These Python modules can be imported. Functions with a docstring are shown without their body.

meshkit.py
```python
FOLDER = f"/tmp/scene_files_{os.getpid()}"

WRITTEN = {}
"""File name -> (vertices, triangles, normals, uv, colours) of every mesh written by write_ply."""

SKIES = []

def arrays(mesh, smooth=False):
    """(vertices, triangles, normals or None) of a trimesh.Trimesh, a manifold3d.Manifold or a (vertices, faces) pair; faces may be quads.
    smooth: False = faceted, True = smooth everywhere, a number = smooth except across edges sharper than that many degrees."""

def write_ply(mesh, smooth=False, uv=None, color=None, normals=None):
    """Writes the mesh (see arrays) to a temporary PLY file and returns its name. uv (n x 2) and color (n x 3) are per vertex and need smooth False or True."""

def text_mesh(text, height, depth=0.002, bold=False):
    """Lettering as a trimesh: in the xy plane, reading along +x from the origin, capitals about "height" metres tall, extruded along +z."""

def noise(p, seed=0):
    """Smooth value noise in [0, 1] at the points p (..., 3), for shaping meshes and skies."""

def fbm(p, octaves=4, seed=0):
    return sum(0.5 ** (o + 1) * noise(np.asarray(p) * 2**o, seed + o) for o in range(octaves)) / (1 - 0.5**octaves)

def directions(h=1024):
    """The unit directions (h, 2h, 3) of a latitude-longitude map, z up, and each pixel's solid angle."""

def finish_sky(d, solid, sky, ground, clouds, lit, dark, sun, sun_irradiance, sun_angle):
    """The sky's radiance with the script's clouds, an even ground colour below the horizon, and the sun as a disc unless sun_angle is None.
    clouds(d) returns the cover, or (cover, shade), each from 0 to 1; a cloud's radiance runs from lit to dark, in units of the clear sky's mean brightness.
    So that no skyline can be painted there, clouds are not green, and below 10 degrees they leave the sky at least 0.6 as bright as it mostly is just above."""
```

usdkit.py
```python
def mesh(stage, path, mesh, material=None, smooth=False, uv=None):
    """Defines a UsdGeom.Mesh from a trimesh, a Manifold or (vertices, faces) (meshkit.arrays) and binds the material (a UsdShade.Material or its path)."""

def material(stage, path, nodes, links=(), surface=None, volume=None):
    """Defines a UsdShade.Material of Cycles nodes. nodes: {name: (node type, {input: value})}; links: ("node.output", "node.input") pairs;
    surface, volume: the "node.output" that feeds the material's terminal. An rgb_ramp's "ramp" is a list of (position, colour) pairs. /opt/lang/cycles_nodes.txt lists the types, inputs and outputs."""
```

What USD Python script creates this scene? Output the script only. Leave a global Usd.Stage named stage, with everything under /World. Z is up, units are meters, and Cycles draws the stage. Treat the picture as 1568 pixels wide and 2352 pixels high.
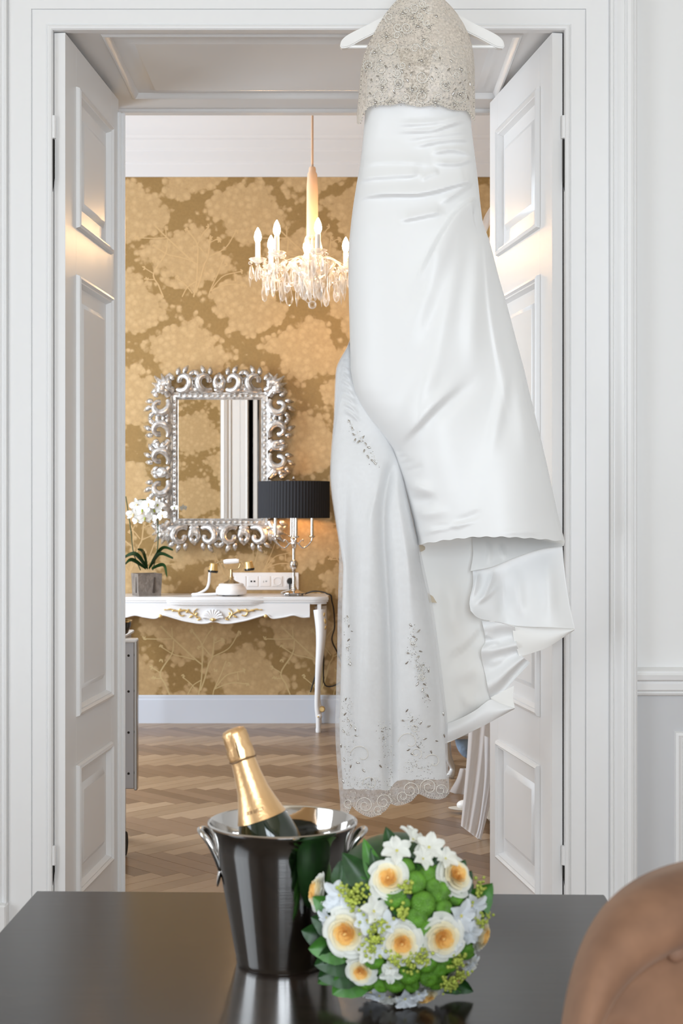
import math, random, numpy as np, trimesh, manifold3d, shapely, meshkit, usdkit
from shapely.geometry import Polygon, LineString, box as sbox
from pxr import Usd, UsdGeom, UsdLux, UsdShade, Gf, Sdf

stage = Usd.Stage.CreateInMemory()
UsdGeom.SetStageUpAxis(stage, 'Z')
UsdGeom.SetStageMetersPerUnit(stage, 1.0)
world = UsdGeom.Xform.Define(stage, '/World')
stage.SetDefaultPrim(world.GetPrim())
RNG = np.random.default_rng(7)
PI = math.pi

# ------------------------------------------------------------------ camera, daylight, exposure
FPX, CAMH = 3290.0, 1.36                       # a 50 mm lens; eye height 1.36 m
cam = UsdGeom.Camera.Define(stage, '/World/camera')
cam.AddTranslateOp().Set(Gf.Vec3d(0, 0, CAMH)); cam.AddRotateXOp().Set(90.0)
cam.CreateFocalLengthAttr(50.0); cam.CreateHorizontalApertureAttr(50.0 * 1568 / FPX)
cam.CreateFStopAttr(10.0); cam.CreateFocusDistanceAttr(3.8)
cam.CreateClippingRangeAttr(Gf.Vec2f(0.05, 200))
cam.CreateExposureAttr(0.0)

def rect_light(name, loc, rot, w, h, power, color):
    L = UsdLux.RectLight.Define(stage, '/World/' + name)
    L.AddTranslateOp().Set(Gf.Vec3d(*loc)); L.AddRotateXYZOp().Set(Gf.Vec3f(*rot))
    L.CreateWidthAttr(w); L.CreateHeightAttr(h); L.CreateIntensityAttr(power); L.CreateColorAttr(Gf.Vec3f(*color))
    return L
# daylight standing in the window openings (a rect light shines along its own -z)
DAY = (0.83, 0.915, 1.0)
rect_light('daylight_street', (0.60, -1.78, 1.78), (90, 0, 0), 2.10, 2.80, 10.5, DAY)
rect_light('daylight_side', (-2.98, 1.30, 1.80), (0, -90, 0), 2.60, 1.60, 5.0, DAY)
rect_light('daylight_bedroom', (-3.18, 7.20, 1.85), (0, -90, 0), 2.70, 1.90, 12.0, DAY)

# ------------------------------------------------------------------ helpers
def W(px, py, Y):
    "the point at depth Y that the photograph shows at (px, py)"
    return np.array([(px - 784) * Y / FPX, Y, CAMH + (1176 - py) * Y / FPX])

USED, BASE = {}, {}
def numbered(path):
    n = USED.get(path, 0); USED[path] = n + 1
    return path if n == 0 else f'{path}_{n:03d}'

def custom(prim, **kw):
    for k, v in kw.items():
        if v: prim.SetCustomDataByKey(k, v)

def thing(name, label=None, cat=None, loc=(0, 0, 0), group=None, kind=None):
    p = numbered('/World/' + name)
    x = UsdGeom.Xform.Define(stage, p); x.AddTranslateOp().Set(Gf.Vec3d(*map(float, loc)))
    BASE[p] = np.array(loc, float)
    custom(x.GetPrim(), label=label, category=cat, group=group, kind=kind)
    return p

def obj(name, m, mat, parent=None, smooth=30, label=None, cat=None, group=None, kind=None):
    """one Mesh prim; m in world coordinates"""
    p = numbered((parent or '/World') + '/' + name)
    if isinstance(m, list): m = cat_(m)
    v, f = arr(m)
    if '/bridal_bouquet/' in p: v = np.maximum(v, [-9, -9, TZ + .001])
    if parent is None:
        lo, hi = v.min(0), v.max(0); b = np.array([(lo[0] + hi[0]) / 2, (lo[1] + hi[1]) / 2, lo[2]])
    else: b = BASE[parent]
    g = usdkit.mesh(stage, p, (v - b, f), MATS[mat], smooth=smooth)
    if parent is None: g.AddTranslateOp().Set(Gf.Vec3d(*map(float, b)))
    BASE[p] = b
    custom(g.GetPrim(), label=label, category=cat, group=group, kind=kind)
    return p

def arr(m):
    if hasattr(m, 'to_mesh'):
        q = m.to_mesh(); return np.array(q.vert_properties[:, :3], float), np.array(q.tri_verts, int)
    if isinstance(m, tuple):
        v, f = np.asarray(m[0], float), np.asarray(m[1], int)
        if f.shape[1] == 4: f = np.vstack([f[:, [0, 1, 2]], f[:, [0, 2, 3]]])
        return v, f
    return np.array(m.vertices, float), np.array(m.faces, int)

def cat_(ms):
    vs, fs, n = [], [], 0
    for m in ms:
        v, f = arr(m); vs.append(v); fs.append(f + n); n += len(v)
    return np.vstack(vs), np.vstack(fs)

def tf(m, R=None, t=(0, 0, 0), s=1.0):
    v, f = arr(m); v = v * np.asarray(s)
    if R is not None: v = v @ np.asarray(R).T
    return v + np.asarray(t), f

def rx(a): c, s = math.cos(a), math.sin(a); return np.array([[1, 0, 0], [0, c, -s], [0, s, c]])
def ry(a): c, s = math.cos(a), math.sin(a); return np.array([[c, 0, s], [0, 1, 0], [-s, 0, c]])
def rz(a): c, s = math.cos(a), math.sin(a); return np.array([[c, -s, 0], [s, c, 0], [0, 0, 1]])
def frame(z, up=(0, 0, 1)):
    "rotation whose third column is z"
    z = np.asarray(z, float); z = z / np.linalg.norm(z); up = np.asarray(up, float)
    if abs(z @ up) > .95: up = np.array([0, 1.0, 0])
    x = np.cross(up, z); x /= np.linalg.norm(x); y = np.cross(z, x)
    return np.stack([x, y, z], 1)

def bx(x0, x1, y0, y1, z0, z1, b=0.0):
    "box; b chamfers its edges"
    if b <= 0:
        m = trimesh.creation.box([x1 - x0, y1 - y0, z1 - z0]); m.apply_translation([(x0 + x1) / 2, (y0 + y1) / 2, (z0 + z1) / 2]); return m
    b = min(b, .45 * min(x1 - x0, y1 - y0, z1 - z0)); pts = []
    for X, sx in ((x0, 1), (x1, -1)):
        for Y, sy in ((y0, 1), (y1, -1)):
            for Z, sz in ((z0, 1), (z1, -1)):
                pts += [(X, Y + sy * b, Z + sz * b), (X + sx * b, Y, Z + sz * b), (X + sx * b, Y + sy * b, Z)]
    return trimesh.convex.convex_hull(np.array(pts))

def grid_faces(nr, nc, wrap=False):
    i, j = np.meshgrid(np.arange(nr - 1), np.arange(nc if wrap else nc - 1), indexing='ij')
    j2 = (j + 1) % nc
    q = np.stack([i * nc + j, i * nc + j2, (i + 1) * nc + j2, (i + 1) * nc + j], -1).reshape(-1, 4)
    return np.vstack([q[:, [0, 1, 2]], q[:, [0, 2, 3]]])

def lathe(prof, n=32, c=(0, 0, 0), sx=1.0, sy=1.0, rot=None, fn=None):
    p = np.asarray(prof, float); a = np.arange(n) * 2 * PI / n
    r = np.repeat(p[:, :1], n, 1)
    if fn is not None: r = fn(r, a[None, :], p[:, 1:2])
    v = np.stack([r * np.cos(a) * sx, r * np.sin(a) * sy, np.repeat(p[:, 1:], n, 1)], -1).reshape(-1, 3)
    if rot is not None: v = v @ np.asarray(rot).T
    return v + np.asarray(c), grid_faces(len(p), n, True)

def spline(pts, n):
    "Catmull-Rom through the points"
    p = np.asarray(pts, float)
    if len(p) == 2: return p[0] + (p[1] - p[0]) * np.linspace(0, 1, n)[:, None]
    q = np.vstack([2 * p[0] - p[1], p, 2 * p[-1] - p[-2]])
    t = np.linspace(0, len(p) - 1, n); i = np.minimum(t.astype(int), len(p) - 2); u = (t - i)[:, None]
    a, b, c, d = q[i], q[i + 1], q[i + 2], q[i + 3]
    return .5 * (2 * b + (c - a) * u + (2 * a - 5 * b + 4 * c - d) * u ** 2 + (3 * b - a - 3 * c + d) * u ** 3)

def tube(pts, r, n=8, caps=True, flat=1.0):
    p = np.asarray(pts, float); k = len(p)
    r = np.interp(np.linspace(0, 1, k), np.linspace(0, 1, len(np.atleast_1d(r))), np.atleast_1d(r)) if np.ndim(r) else np.full(k, r)
    t = np.gradient(p, axis=0); t /= np.linalg.norm(t, axis=1, keepdims=True) + 1e-12
    a = np.cross(t[0], [0, 0, 1.0] if abs(t[0][2]) < .9 else [1.0, 0, 0]); A = []
    for i in range(k):
        a = a - (a @ t[i]) * t[i]; a = a / (np.linalg.norm(a) + 1e-12); A.append(a)
    A = np.array(A); B = np.cross(t, A); g = np.arange(n) * 2 * PI / n
    v = (p[:, None] + r[:, None, None] * (np.cos(g)[None, :, None] * A[:, None] + flat * np.sin(g)[None, :, None] * B[:, None])).reshape(-1, 3)
    f = grid_faces(k, n, True)[:, ::-1]
    if caps:
        f = np.vstack([f, [[k * n, j, (j + 1) % n] for j in range(n)], [[k * n + 1, (k - 1) * n + (j + 1) % n, (k - 1) * n + j] for j in range(n)]])
        v = np.vstack([v, p[0], p[-1]])
    return v, f[:, ::-1]

def sphere(c, r, sub=2, s=(1, 1, 1), R=None):
    m = trimesh.creation.icosphere(sub, 1.0)
    return tf((m.vertices * np.asarray(s) * r, m.faces), R, c)

def prism(poly, d, axis='y', at=0.0):
    "shapely polygon in (x, z) extruded along y from at to at+d (axis y), or (x, y) along z"
    ps = [g for g in getattr(poly, 'geoms', [poly]) if g.area > 1e-9]
    out = []
    for g in ps:
        m = trimesh.creation.extrude_polygon(g, d, engine='earcut'); v, f = arr(m)
        out.append((np.stack([v[:, 0], at + d - v[:, 2], v[:, 1]], 1), f) if axis == 'y' else (v + [0, 0, at], f))
    return cat_(out)

def sweep_profile(path, prof, normal_fn=None):
    """prof: list of (d, h); path: list of (point, ddir, hdir); vertices point + d*ddir + h*hdir"""
    v = np.array([[np.asarray(p) + d * np.asarray(a) + h * np.asarray(b) for d, h in prof] for p, a, b in path])
    nr, nc = v.shape[:2]; v = v.reshape(-1, 3); f = grid_faces(nr, nc)
    return v, f

def noise1(x, seed=0): return meshkit.noise(np.stack([np.asarray(x, float), 0 * np.asarray(x, float) + seed * 7.3, 0 * np.asarray(x, float) + .5], -1), seed)

# ------------------------------------------------------------------ materials
MATS = {}
UsdGeom.Scope.Define(stage, '/World/Looks')
def lin(rgb):
    c = np.asarray(rgb, float) / 255.0
    return tuple(np.where(c <= .04045, c / 12.92, ((c + .055) / 1.055) ** 2.4))
def mat(name, nodes, links=(), surface='p.BSDF'):
    MATS[name] = usdkit.material(stage, '/World/Looks/' + name, nodes, links, surface=surface)
def pm(name, base, rough=.5, metal=0.0, bump=None, vary=None, **kw):
    """principled; bump=(scale, strength, distance); vary=(scale, amount) mottles the colour"""
    n = {'p': ('principled_bsdf', dict(base_color=base, roughness=rough, metallic=metal, **kw))}; l = []
    if bump or vary: n['tc'] = ('geometry', {})
    if bump:
        n['bn'] = ('noise_texture', {'scale': bump[0], 'detail': 3.0}); n['b'] = ('bump', {'strength': bump[1], 'distance': bump[2]})
        l += [('tc.position', 'bn.vector'), ('bn.fac', 'b.height'), ('b.normal', 'p.normal')]
    if vary:
        b = np.array(base); lo, hi = np.clip(b * (1 - vary[1]), 0, 1), np.clip(b * (1 + vary[1]), 0, 1)
        n['vn'] = ('noise_texture', {'scale': vary[0], 'detail': 4.0}); n['vr'] = ('rgb_ramp', {'ramp': [(.3, tuple(lo)), (.7, tuple(hi))]})
        l += [('tc.position', 'vn.vector'), ('vn.fac', 'vr.fac'), ('vr.color', 'p.base_color')]
    mat(name, n, l)

pm('wall_paint', (.80, .795, .785), .6, bump=(60, .03, .01))
pm('wainscot_paint', (.58, .58, .59), .5)
pm('trim_paint', (.82, .815, .81), .35, bump=(25, .03, .01))
pm('door_paint', (.80, .79, .78), .33, bump=(18, .04, .01))
pm('ceiling_paint', (.66, .58, .46), .8)
pm('plaster_white', (.66, .665, .68), .7)
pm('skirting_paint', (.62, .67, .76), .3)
pm('gap_dark', (.012, .010, .008), .8)
pm('rubber_gap_shade', (.015, .013, .012), .8)  # castor tyres, and the black that fills the door gap as shade
pm('floor_front', (.30, .19, .11), .3, vary=(6, .2))
mat('curtain_white', {'d': ('diffuse_bsdf', {'color': (.86, .85, .86)}), 't': ('translucent_bsdf', {'color': (.86, .85, .86)}), 'x': ('mix_closure', {'fac': .45})}, [('d.BSDF', 'x.closure1'), ('t.BSDF', 'x.closure2')], 'x.closure')
pm('lamp_steel', (.55, .54, .52), .15, 1.0)

# herringbone oak: tone by plank; light caught by one plank direction painted as paler oak
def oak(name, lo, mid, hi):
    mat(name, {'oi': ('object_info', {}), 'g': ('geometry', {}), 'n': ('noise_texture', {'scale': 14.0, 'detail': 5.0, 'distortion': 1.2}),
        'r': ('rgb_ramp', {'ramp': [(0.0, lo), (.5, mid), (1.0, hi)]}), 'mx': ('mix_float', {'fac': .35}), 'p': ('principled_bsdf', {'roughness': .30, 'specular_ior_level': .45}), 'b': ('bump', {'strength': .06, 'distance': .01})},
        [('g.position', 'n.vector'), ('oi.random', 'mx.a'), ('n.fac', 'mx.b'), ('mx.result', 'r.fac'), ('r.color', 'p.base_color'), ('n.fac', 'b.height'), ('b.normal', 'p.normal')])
oak('oak_plank_dim', (.165, .098, .052), (.225, .138, .078), (.30, .19, .115)); oak('oak_plank_sheen', (.29, .19, .11), (.375, .255, .155), (.46, .325, .21))

# gold damask wallpaper: ogee lobes with leafy edges, position in metres on the wall
def wallpaper(name):
    n = {'g': ('geometry', {}), 's': ('separate_xyz', {}),
         'n1': ('noise_texture', {'scale': 9.0, 'detail': 3.0, 'roughness': .6}), 'n2': ('voronoi_texture', {'scale': 22.0, 'feature': 'f1'}),
         'n3': ('noise_texture', {'scale': 2.2, 'detail': 2.0}), 'n4': ('noise_texture', {'scale': 60.0, 'detail': 2.0}),
         'u': ('math', {'math_type': 'multiply', 'value2': 2 * PI / .775}), 'v': ('math', {'math_type': 'multiply', 'value2': 2 * PI / .60}),
         'uo': ('math', {'math_type': 'add', 'value2': 2 * PI * .994 / .775}), 'vo': ('math', {'math_type': 'add', 'value2': -2 * PI * 2.397 / .60}),
         'sw': ('math', {'math_type': 'sine'}), 'sws': ('math', {'math_type': 'multiply_add', 'value2': .35}),
         'v2': ('math', {'math_type': 'multiply', 'value2': 2.0}),
         'cu': ('math', {'math_type': 'cosine'}), 'cv': ('math', {'math_type': 'cosine'}), 'm': ('math', {'math_type': 'add'}),
         'ab': ('math', {'math_type': 'absolute'}), 'hf': ('math', {'math_type': 'multiply', 'value2': .5}),
         'e1': ('math', {'math_type': 'multiply_add', 'value2': 1.1}), 'e2': ('math', {'math_type': 'multiply_add', 'value2': -.50}),
         'ms': ('map_range', {'range_type': 'smoothstep', 'from_min': .40, 'from_max': .60, 'clamp': True}),
         'dt': ('map_range', {'from_min': .15, 'from_max': .55, 'to_min': 1.0, 'to_max': .70, 'clamp': True}),
         'mm': ('math', {'math_type': 'multiply'}),
         'mx': ('mix', {'color1': (.325, .205, .075), 'color2': (.60, .42, .22)}),
         'mt': ('mix', {'mix_type': 'multiply', 'fac': .35}), 'rr': ('rgb_ramp', {'ramp': [(.3, (.72, .70, .66)), (.7, (1, 1, 1))]}),
         'p': ('principled_bsdf', {'roughness': .42, 'metallic': .25, 'specular_ior_level': .4})}
    l = [('g.position', 's.vector'), ('g.position', 'n1.vector'), ('g.position', 'n2.vector'), ('g.position', 'n3.vector'), ('g.position', 'n4.vector'),
         ('s.x', 'u.value1'), ('s.z', 'v.value1'), ('u.value', 'uo.value1'), ('v.value', 'vo.value1'),
         ('vo.value', 'v2.value1'), ('v2.value', 'sw.value1'), ('sw.value', 'sws.value1'), ('uo.value', 'sws.value3'),
         ('sws.value', 'cu.value1'), ('vo.value', 'cv.value1'), ('cu.value', 'm.value1'), ('cv.value', 'm.value2'), ('m.value', 'ab.value1'), ('ab.value', 'hf.value1'),
         ('n1.fac', 'e1.value1'), ('hf.value', 'e1.value3'), ('n2.distance', 'e2.value1'), ('e1.value', 'e2.value3'), ('e2.value', 'ms.value'),
         ('n2.distance', 'dt.value'), ('ms.result', 'mm.value1'), ('dt.result', 'mm.value2'), ('mm.value', 'mx.fac'),
         ('mx.color', 'mt.color1'), ('n4.fac', 'rr.fac'), ('rr.color', 'mt.color2'), ('mt.color', 'p.base_color')]
    mat(name, n, l)
wallpaper('damask_gold')
pm('branch_print_soft', (.56, .385, .19), .45, .25)
pm('branch_print', (.58, .44, .22), .45, .2)

# ------------------------------------------------------------------ the rooms
YC, YW, YR, YB = 4.11, 4.14, 4.98, 9.24        # casing face, partition wall front and back, back wall
XL, XR, ZT = -0.83, 0.641, 2.745               # door opening
PL, PR = -0.875, 0.690                         # sides of the passage behind the frame
RX0, RX1, FZ, BZ = -3.0, 3.2, 3.70, 3.98       # rooms' sides, ceilings
def struct(name, m, mt, smooth=30, label=None): return obj(name, m, mt, None, smooth, label=label, kind='structure')

p = thing('wall_doorway', 'off-white partition wall around the double doorway', kind='structure')
obj('wall_section', bx(RX0, PL, YW, YR, 0, BZ), 'wall_paint', p); obj('wall_section', bx(PR, RX1, YW, YR, .86, BZ), 'wall_paint', p)
obj('wainscot', bx(PR, RX1, YW, YR, 0, .86), 'wainscot_paint', p, label='light grey wainscot below the chair rail')
obj('wall_section', bx(PL, PR, YW, YR, 2.80, BZ), 'wall_paint', p)
def wall_with_window(name, mt, x, y0, y1, z1, wy0, wy1, wz0, wz1, axis='x', th=.25):
    "wall in the plane x (axis x) spanning y0..y1 with an opening"
    p = thing(name, kind='structure')
    def b(a0, a1, z0, z2):
        return bx(x - th, x, a0, a1, z0, z2) if axis == 'x' else bx(a0, a1, x - th, x, z0, z2)
    for a0, a1, z0, z2 in ((y0, wy0, 0, z1), (wy1, y1, 0, z1), (wy0, wy1, 0, wz0), (wy0, wy1, wz1, z1)): obj('wall_section', b(a0, a1, z0, z2), mt, p)
    return p
def window(name, x, a0, a1, z0, z1, axis='x', n=2):
    p = thing(name, kind='structure')
    def b(u0, u1, w0, w1, d=.06):
        return bx(x - d, x, u0, u1, w0, w1, .006) if axis == 'x' else bx(u0, u1, x - d, x, w0, w1, .006)
    for w in ((a0, a0 + .08, z0, z1), (a1 - .08, a1, z0, z1), (a0, a1, z0, z0 + .08), (a0, a1, z1 - .08, z1), (a0, a1, z0 + (z1 - z0) * .68, z0 + (z1 - z0) * .68 + .06)): obj('window_frame', b(*w), 'trim_paint', p)
    for k in range(1, n): m = a0 + (a1 - a0) * k / n; obj('mullion', b(m - .05, m + .05, z0, z1), 'trim_paint', p)
wall_with_window('wall_left', 'wall_paint', RX0, -1.65, YW, FZ, .5, 2.1, .5, 3.1); window('window_1', RX0 - .02, .5, 2.1, .5, 3.1)
pb = thing('wall_front', kind='structure')
for a, b_, c, d in ((-3.25, -.5, 0, FZ), (1.60, 3.45, 0, FZ), (-.5, 1.60, 0, .4), (-.5, 1.60, 3.5, FZ)):
    obj('wall_section', bx(a, b_, -1.9, -1.65, c, d), 'wall_paint', pb)
window('window_2', -1.67, -.5, 1.60, .4, 3.5, 'y')
struct('wall_right', bx(RX1, RX1 + .2, -1.65, YW, 0, FZ), 'wall_paint')
struct('ceiling', bx(RX0 - .2, RX1 + .2, -1.8, YW, FZ, FZ + .15), 'ceiling_paint')
struct('floor', bx(RX0 - .2, RX1 + .2, -1.8, YR - .3, -.1, -.001), 'floor_front')
wall_with_window('wall_bedroom_left', 'damask_gold', RX0 - .2, YR, YB, BZ, 6.25, 8.15, .5, 3.2); window('window_3', RX0 - .22, 6.25, 8.15, .5, 3.2)
struct('wall_bedroom_right', bx(RX1, RX1 + .2, YR, YB, 0, BZ), 'damask_gold')
ms = []
struct('ceiling_bedroom', bx(RX0 - .4, RX1 + .2, YR - .02, YB + .2, BZ, BZ + .15), 'plaster_white')
WB = thing('wall_back', 'gold damask wallpapered back wall of the far room', kind='structure')
obj('wallpaper', bx(RX0 - .4, RX1 + .2, YB, YB + .2, 0, BZ), 'damask_gold', WB)
struct('wall_bedroom_front', bx(RX0, PL - .26, YR, YR + .004, .0, 3.5), 'damask_gold')
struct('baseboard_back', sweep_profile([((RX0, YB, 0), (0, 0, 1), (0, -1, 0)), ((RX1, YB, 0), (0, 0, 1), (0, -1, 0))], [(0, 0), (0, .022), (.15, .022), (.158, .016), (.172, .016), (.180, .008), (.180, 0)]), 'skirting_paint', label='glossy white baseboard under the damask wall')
cp = [(3.52, 0), (3.52, .015), (3.60, .015), (3.612, .03), (3.68, .03), (3.695, .05), (3.745, .055), (3.755, .075), (3.77, .08)] + [(3.77 + .19 * math.sin(t), .08 + .22 * (1 - math.cos(t))) for t in np.linspace(0, PI / 2, 9)] + [(3.98, .32)]
struct('trim_1', sweep_profile([((RX0 - .2, YB, 0), (0, 0, 1), (0, -1, 0)), ((RX1, YB, 0), (0, 0, 1), (0, -1, 0))], cp), 'plaster_white', label='white plaster cornice and cove above the wallpaper')

# door casing: profile (distance outwards from the opening, projection)
CP = [(0, -.003), (0, .024), (.003, .029), (.008, .031), (.013, .029), (.016, .022), (.019, .024), (.0575, .024), (.0583, .0165), (.0612, .0165), (.062, .0215), (.1255, .022), (.1262, .0175), (.1285, .0175), (.129, .026), (.131, .034), (.136, .036), (.140, .030), (.143, .030), (.150, .036), (.158, .046), (.166, .050), (.168, .046), (.171, .046), (.176, .054), (.184, .057), (.192, .054), (.196, .044), (.200, .044), (.206, .038), (.208, 0)]
c = thing('trim_2', 'white moulded door casing around the doorway', kind='structure')
hd = (0, -1, 0)
obj('casing_jamb', sweep_profile([((XL, YW, 0), (-1, 0, 0), hd), ((XL, YW, ZT), (-1, 0, 1), hd)], CP), 'trim_paint', c)
obj('casing_head', sweep_profile([((XL, YW, ZT), (-1, 0, 1), hd), ((XR, YW, ZT), (1, 0, 1), hd)], CP), 'trim_paint', c)
obj('casing_jamb', sweep_profile([((XR, YW, ZT), (1, 0, 1), hd), ((XR, YW, 0), (1, 0, 0), hd)], CP), 'trim_paint', c)
for s, x in ((-1, XL), (1, XR)):
    a, b_ = sorted((x, x + s * .214)); obj('plinth_block', bx(*sorted((x + s * .125, x + s * .218)), YW - .066, YW, 0, .24, .004), 'trim_paint', c)
j = thing('trim_3', 'white jamb lining inside the doorway', kind='structure')
obj('seal_strip', bx(PL - .02, -.829, YW + .003, YW + .012, 0, 2.75), 'rubber_gap_shade', j, label='black strip added as shade in the gap beside the door leaf'); obj('seal_strip', bx(.6385, PR + .02, YW + .003, YW + .012, 0, 2.75), 'rubber_gap_shade', j)  # black strips added to keep the gaps beside the leaves in shade
obj('jamb_stop', bx(-.828, -.792, 4.86, 4.97, 0, 2.76), 'door_paint', j); obj('rebate', bx(PL - .02, PL, YW + .016, YR - .1, 0, 2.79), 'door_paint', j); obj('rebate', bx(PR, PR + .02, YW + .016, YR - .1, 0, 2.79), 'door_paint', j)  # first board is added, out of direct view, to reflect grey in the mirror
# rear casing of the doorway (the mirror shows it)
for s, x in ((-1, PL), (1, PR)):
    obj('casing_rear', sweep_profile([((x, YR, 0), (s, 0, 0), (0, 1, 0)), ((x, YR, 2.99), (s, 0, 0), (0, 1, 0))], [(d * 1.22, max(h, 0)) for d, h in CP]), 'trim_paint', j)

def nested(loops, P):
    """concentric rectangles: loops = (inset, lift); P(a, b, lift) -> point, for a, b of the panel rectangle (a0,a1,b0,b1)"""
    a0, a1, b0, b1 = P['rect']; vs = []
    for o, h in loops:
        vs += [P['f'](a, b, h) for a, b in ((a0 + o, b0 + o), (a1 - o, b0 + o), (a1 - o, b1 - o), (a0 + o, b1 - o))]
    f = []
    for k in range(len(loops) - 1):
        for e in range(4):
            i, i2 = 4 * k + e, 4 * k + (e + 1) % 4; f.append([i, i2, i2 + 4, i + 4])
    k = 4 * (len(loops) - 1); f.append([k, k + 1, k + 2, k + 3])
    v = np.array(vs); f = np.array(f); return v, np.vstack([f[:, [0, 1, 2]], f[:, [0, 2, 3]]])

# soffit of the passage, panelled
sof = thing('trim_4', 'panelled soffit lining over the doorway', kind='structure')
zs = 2.758; sx0, sx1, sy0, sy1 = -.705, .532, 4.19, 4.835
for a in ((PL, PR, YW + .002, sy0), (PL, PR, sy1, YR), (PL, sx0, sy0, sy1), (sx1, PR, sy0, sy1)): obj('soffit_rail', bx(a[0], a[1], a[2], a[3], zs, zs + .04), 'door_paint', sof)
obj('soffit_panel', nested([(0, 0), (.004, -.006), (.010, -.007), (.016, -.003), (.024, .010), (.060, .010), (.086, -.001), (.09, -.001)], {'rect': (sx0, sx1, sy0, sy1), 'f': lambda a, b, h: (a, b, zs + h)}), 'door_paint', sof)
obj('soffit_edge', bx(PL, PR, YR - .012, YR + .03, zs - .012, zs + .05, .004), 'door_paint', sof)

# door leaves
LOOPS = [(0, -.002), (.004, .010), (.012, .013), (.018, .006), (.022, .006), (.030, -.010), (.072, -.010), (.088, .000), (.092, .001)]
def leaf(name, hx, ang, side, label, astragal):
    """hx: near corner of the visible face, side +1: visible face looks to +x (left leaf)"""
    p = thing(name, label, loc=(hx, 4.13, 0), kind='structure')
    L, th = (.672, .0325) if side > 0 else (.715, .031)
    u = np.array([side * math.sin(ang), math.cos(ang), 0]); nrm = np.array([side * math.cos(ang), -math.sin(ang), 0])
    o = np.array([hx, 4.13, 0])
    def F(a, b, h): return o + u * a + nrm * h + np.array([0, 0, b])
    def slab(a0, a1, b0, b1, h0=-th, h1=0.0, bv=.0006):
        v, f = arr(bx(a0, a1, b0, b1, h0, h1, bv))
        v = o + np.outer(v[:, 0], u) + np.outer(v[:, 2], nrm) + np.outer(v[:, 1], [0, 0, 1])
        return v, f if side < 0 else f[:, ::-1]
    a0, a1 = .122, L - .105
    zs_ = [.012, .214, .609, .751, 2.066, 2.203, 2.624, 2.742]
    obj('stile', slab(0, a0, zs_[0], zs_[7]), 'door_paint', p); obj('stile', slab(a1, L, zs_[0], zs_[7]), 'door_paint', p)
    for k in (0, 2, 4, 6): obj('rail', slab(a0, a1, zs_[k], zs_[k + 1]), 'door_paint', p)
    for k in (1, 3, 5):
        v, f = nested(LOOPS, {'rect': (a0, a1, zs_[k], zs_[k + 1]), 'f': F}); obj('panel', (v, f if side > 0 else f[:, ::-1]), 'door_paint', p, smooth=20)
    obj('back_panel', slab(a0, a1, .2, 2.63, -th, -.016, 0), 'door_paint', p)
    if astragal: obj('astragal', [slab(L - .012, L + .016, .012, 2.70, -.036, .010, .004), slab(L + .0, L + .01, .012, 2.70, -.03, .022, .004)], 'trim_paint', p, label='bright meeting bar on the leaf edge')
    gx = hx - side * .0325
    for z0, z1, d0 in ((2.435, 2.50, 2.27), (.40, .345, .275)):
        z0, z1 = min(z0, z1), max(z0, z1)
        obj('hinge', tube([(gx, 4.122, z0), (gx, 4.122, z1)], .0075, 12), 'trim_paint', p, label='white painted hinge knuckle')
        obj('hinge_plate', prism(Polygon([(gx - side * .003, z0 - .002), (gx + side * .004, z0 - .004), (gx + side * .004, d0 + .05), (gx - side * .003, d0)]), .004, 'y', 4.118), 'gap_dark', p, label='dark plate painted as the shade of the hinge recess')  # near-black plate stands in for shade in the hinge recess
    return p
leaf('door_1', -.796, math.atan(.073), 1, 'white panelled left door leaf folded back into the passage', True)
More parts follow.
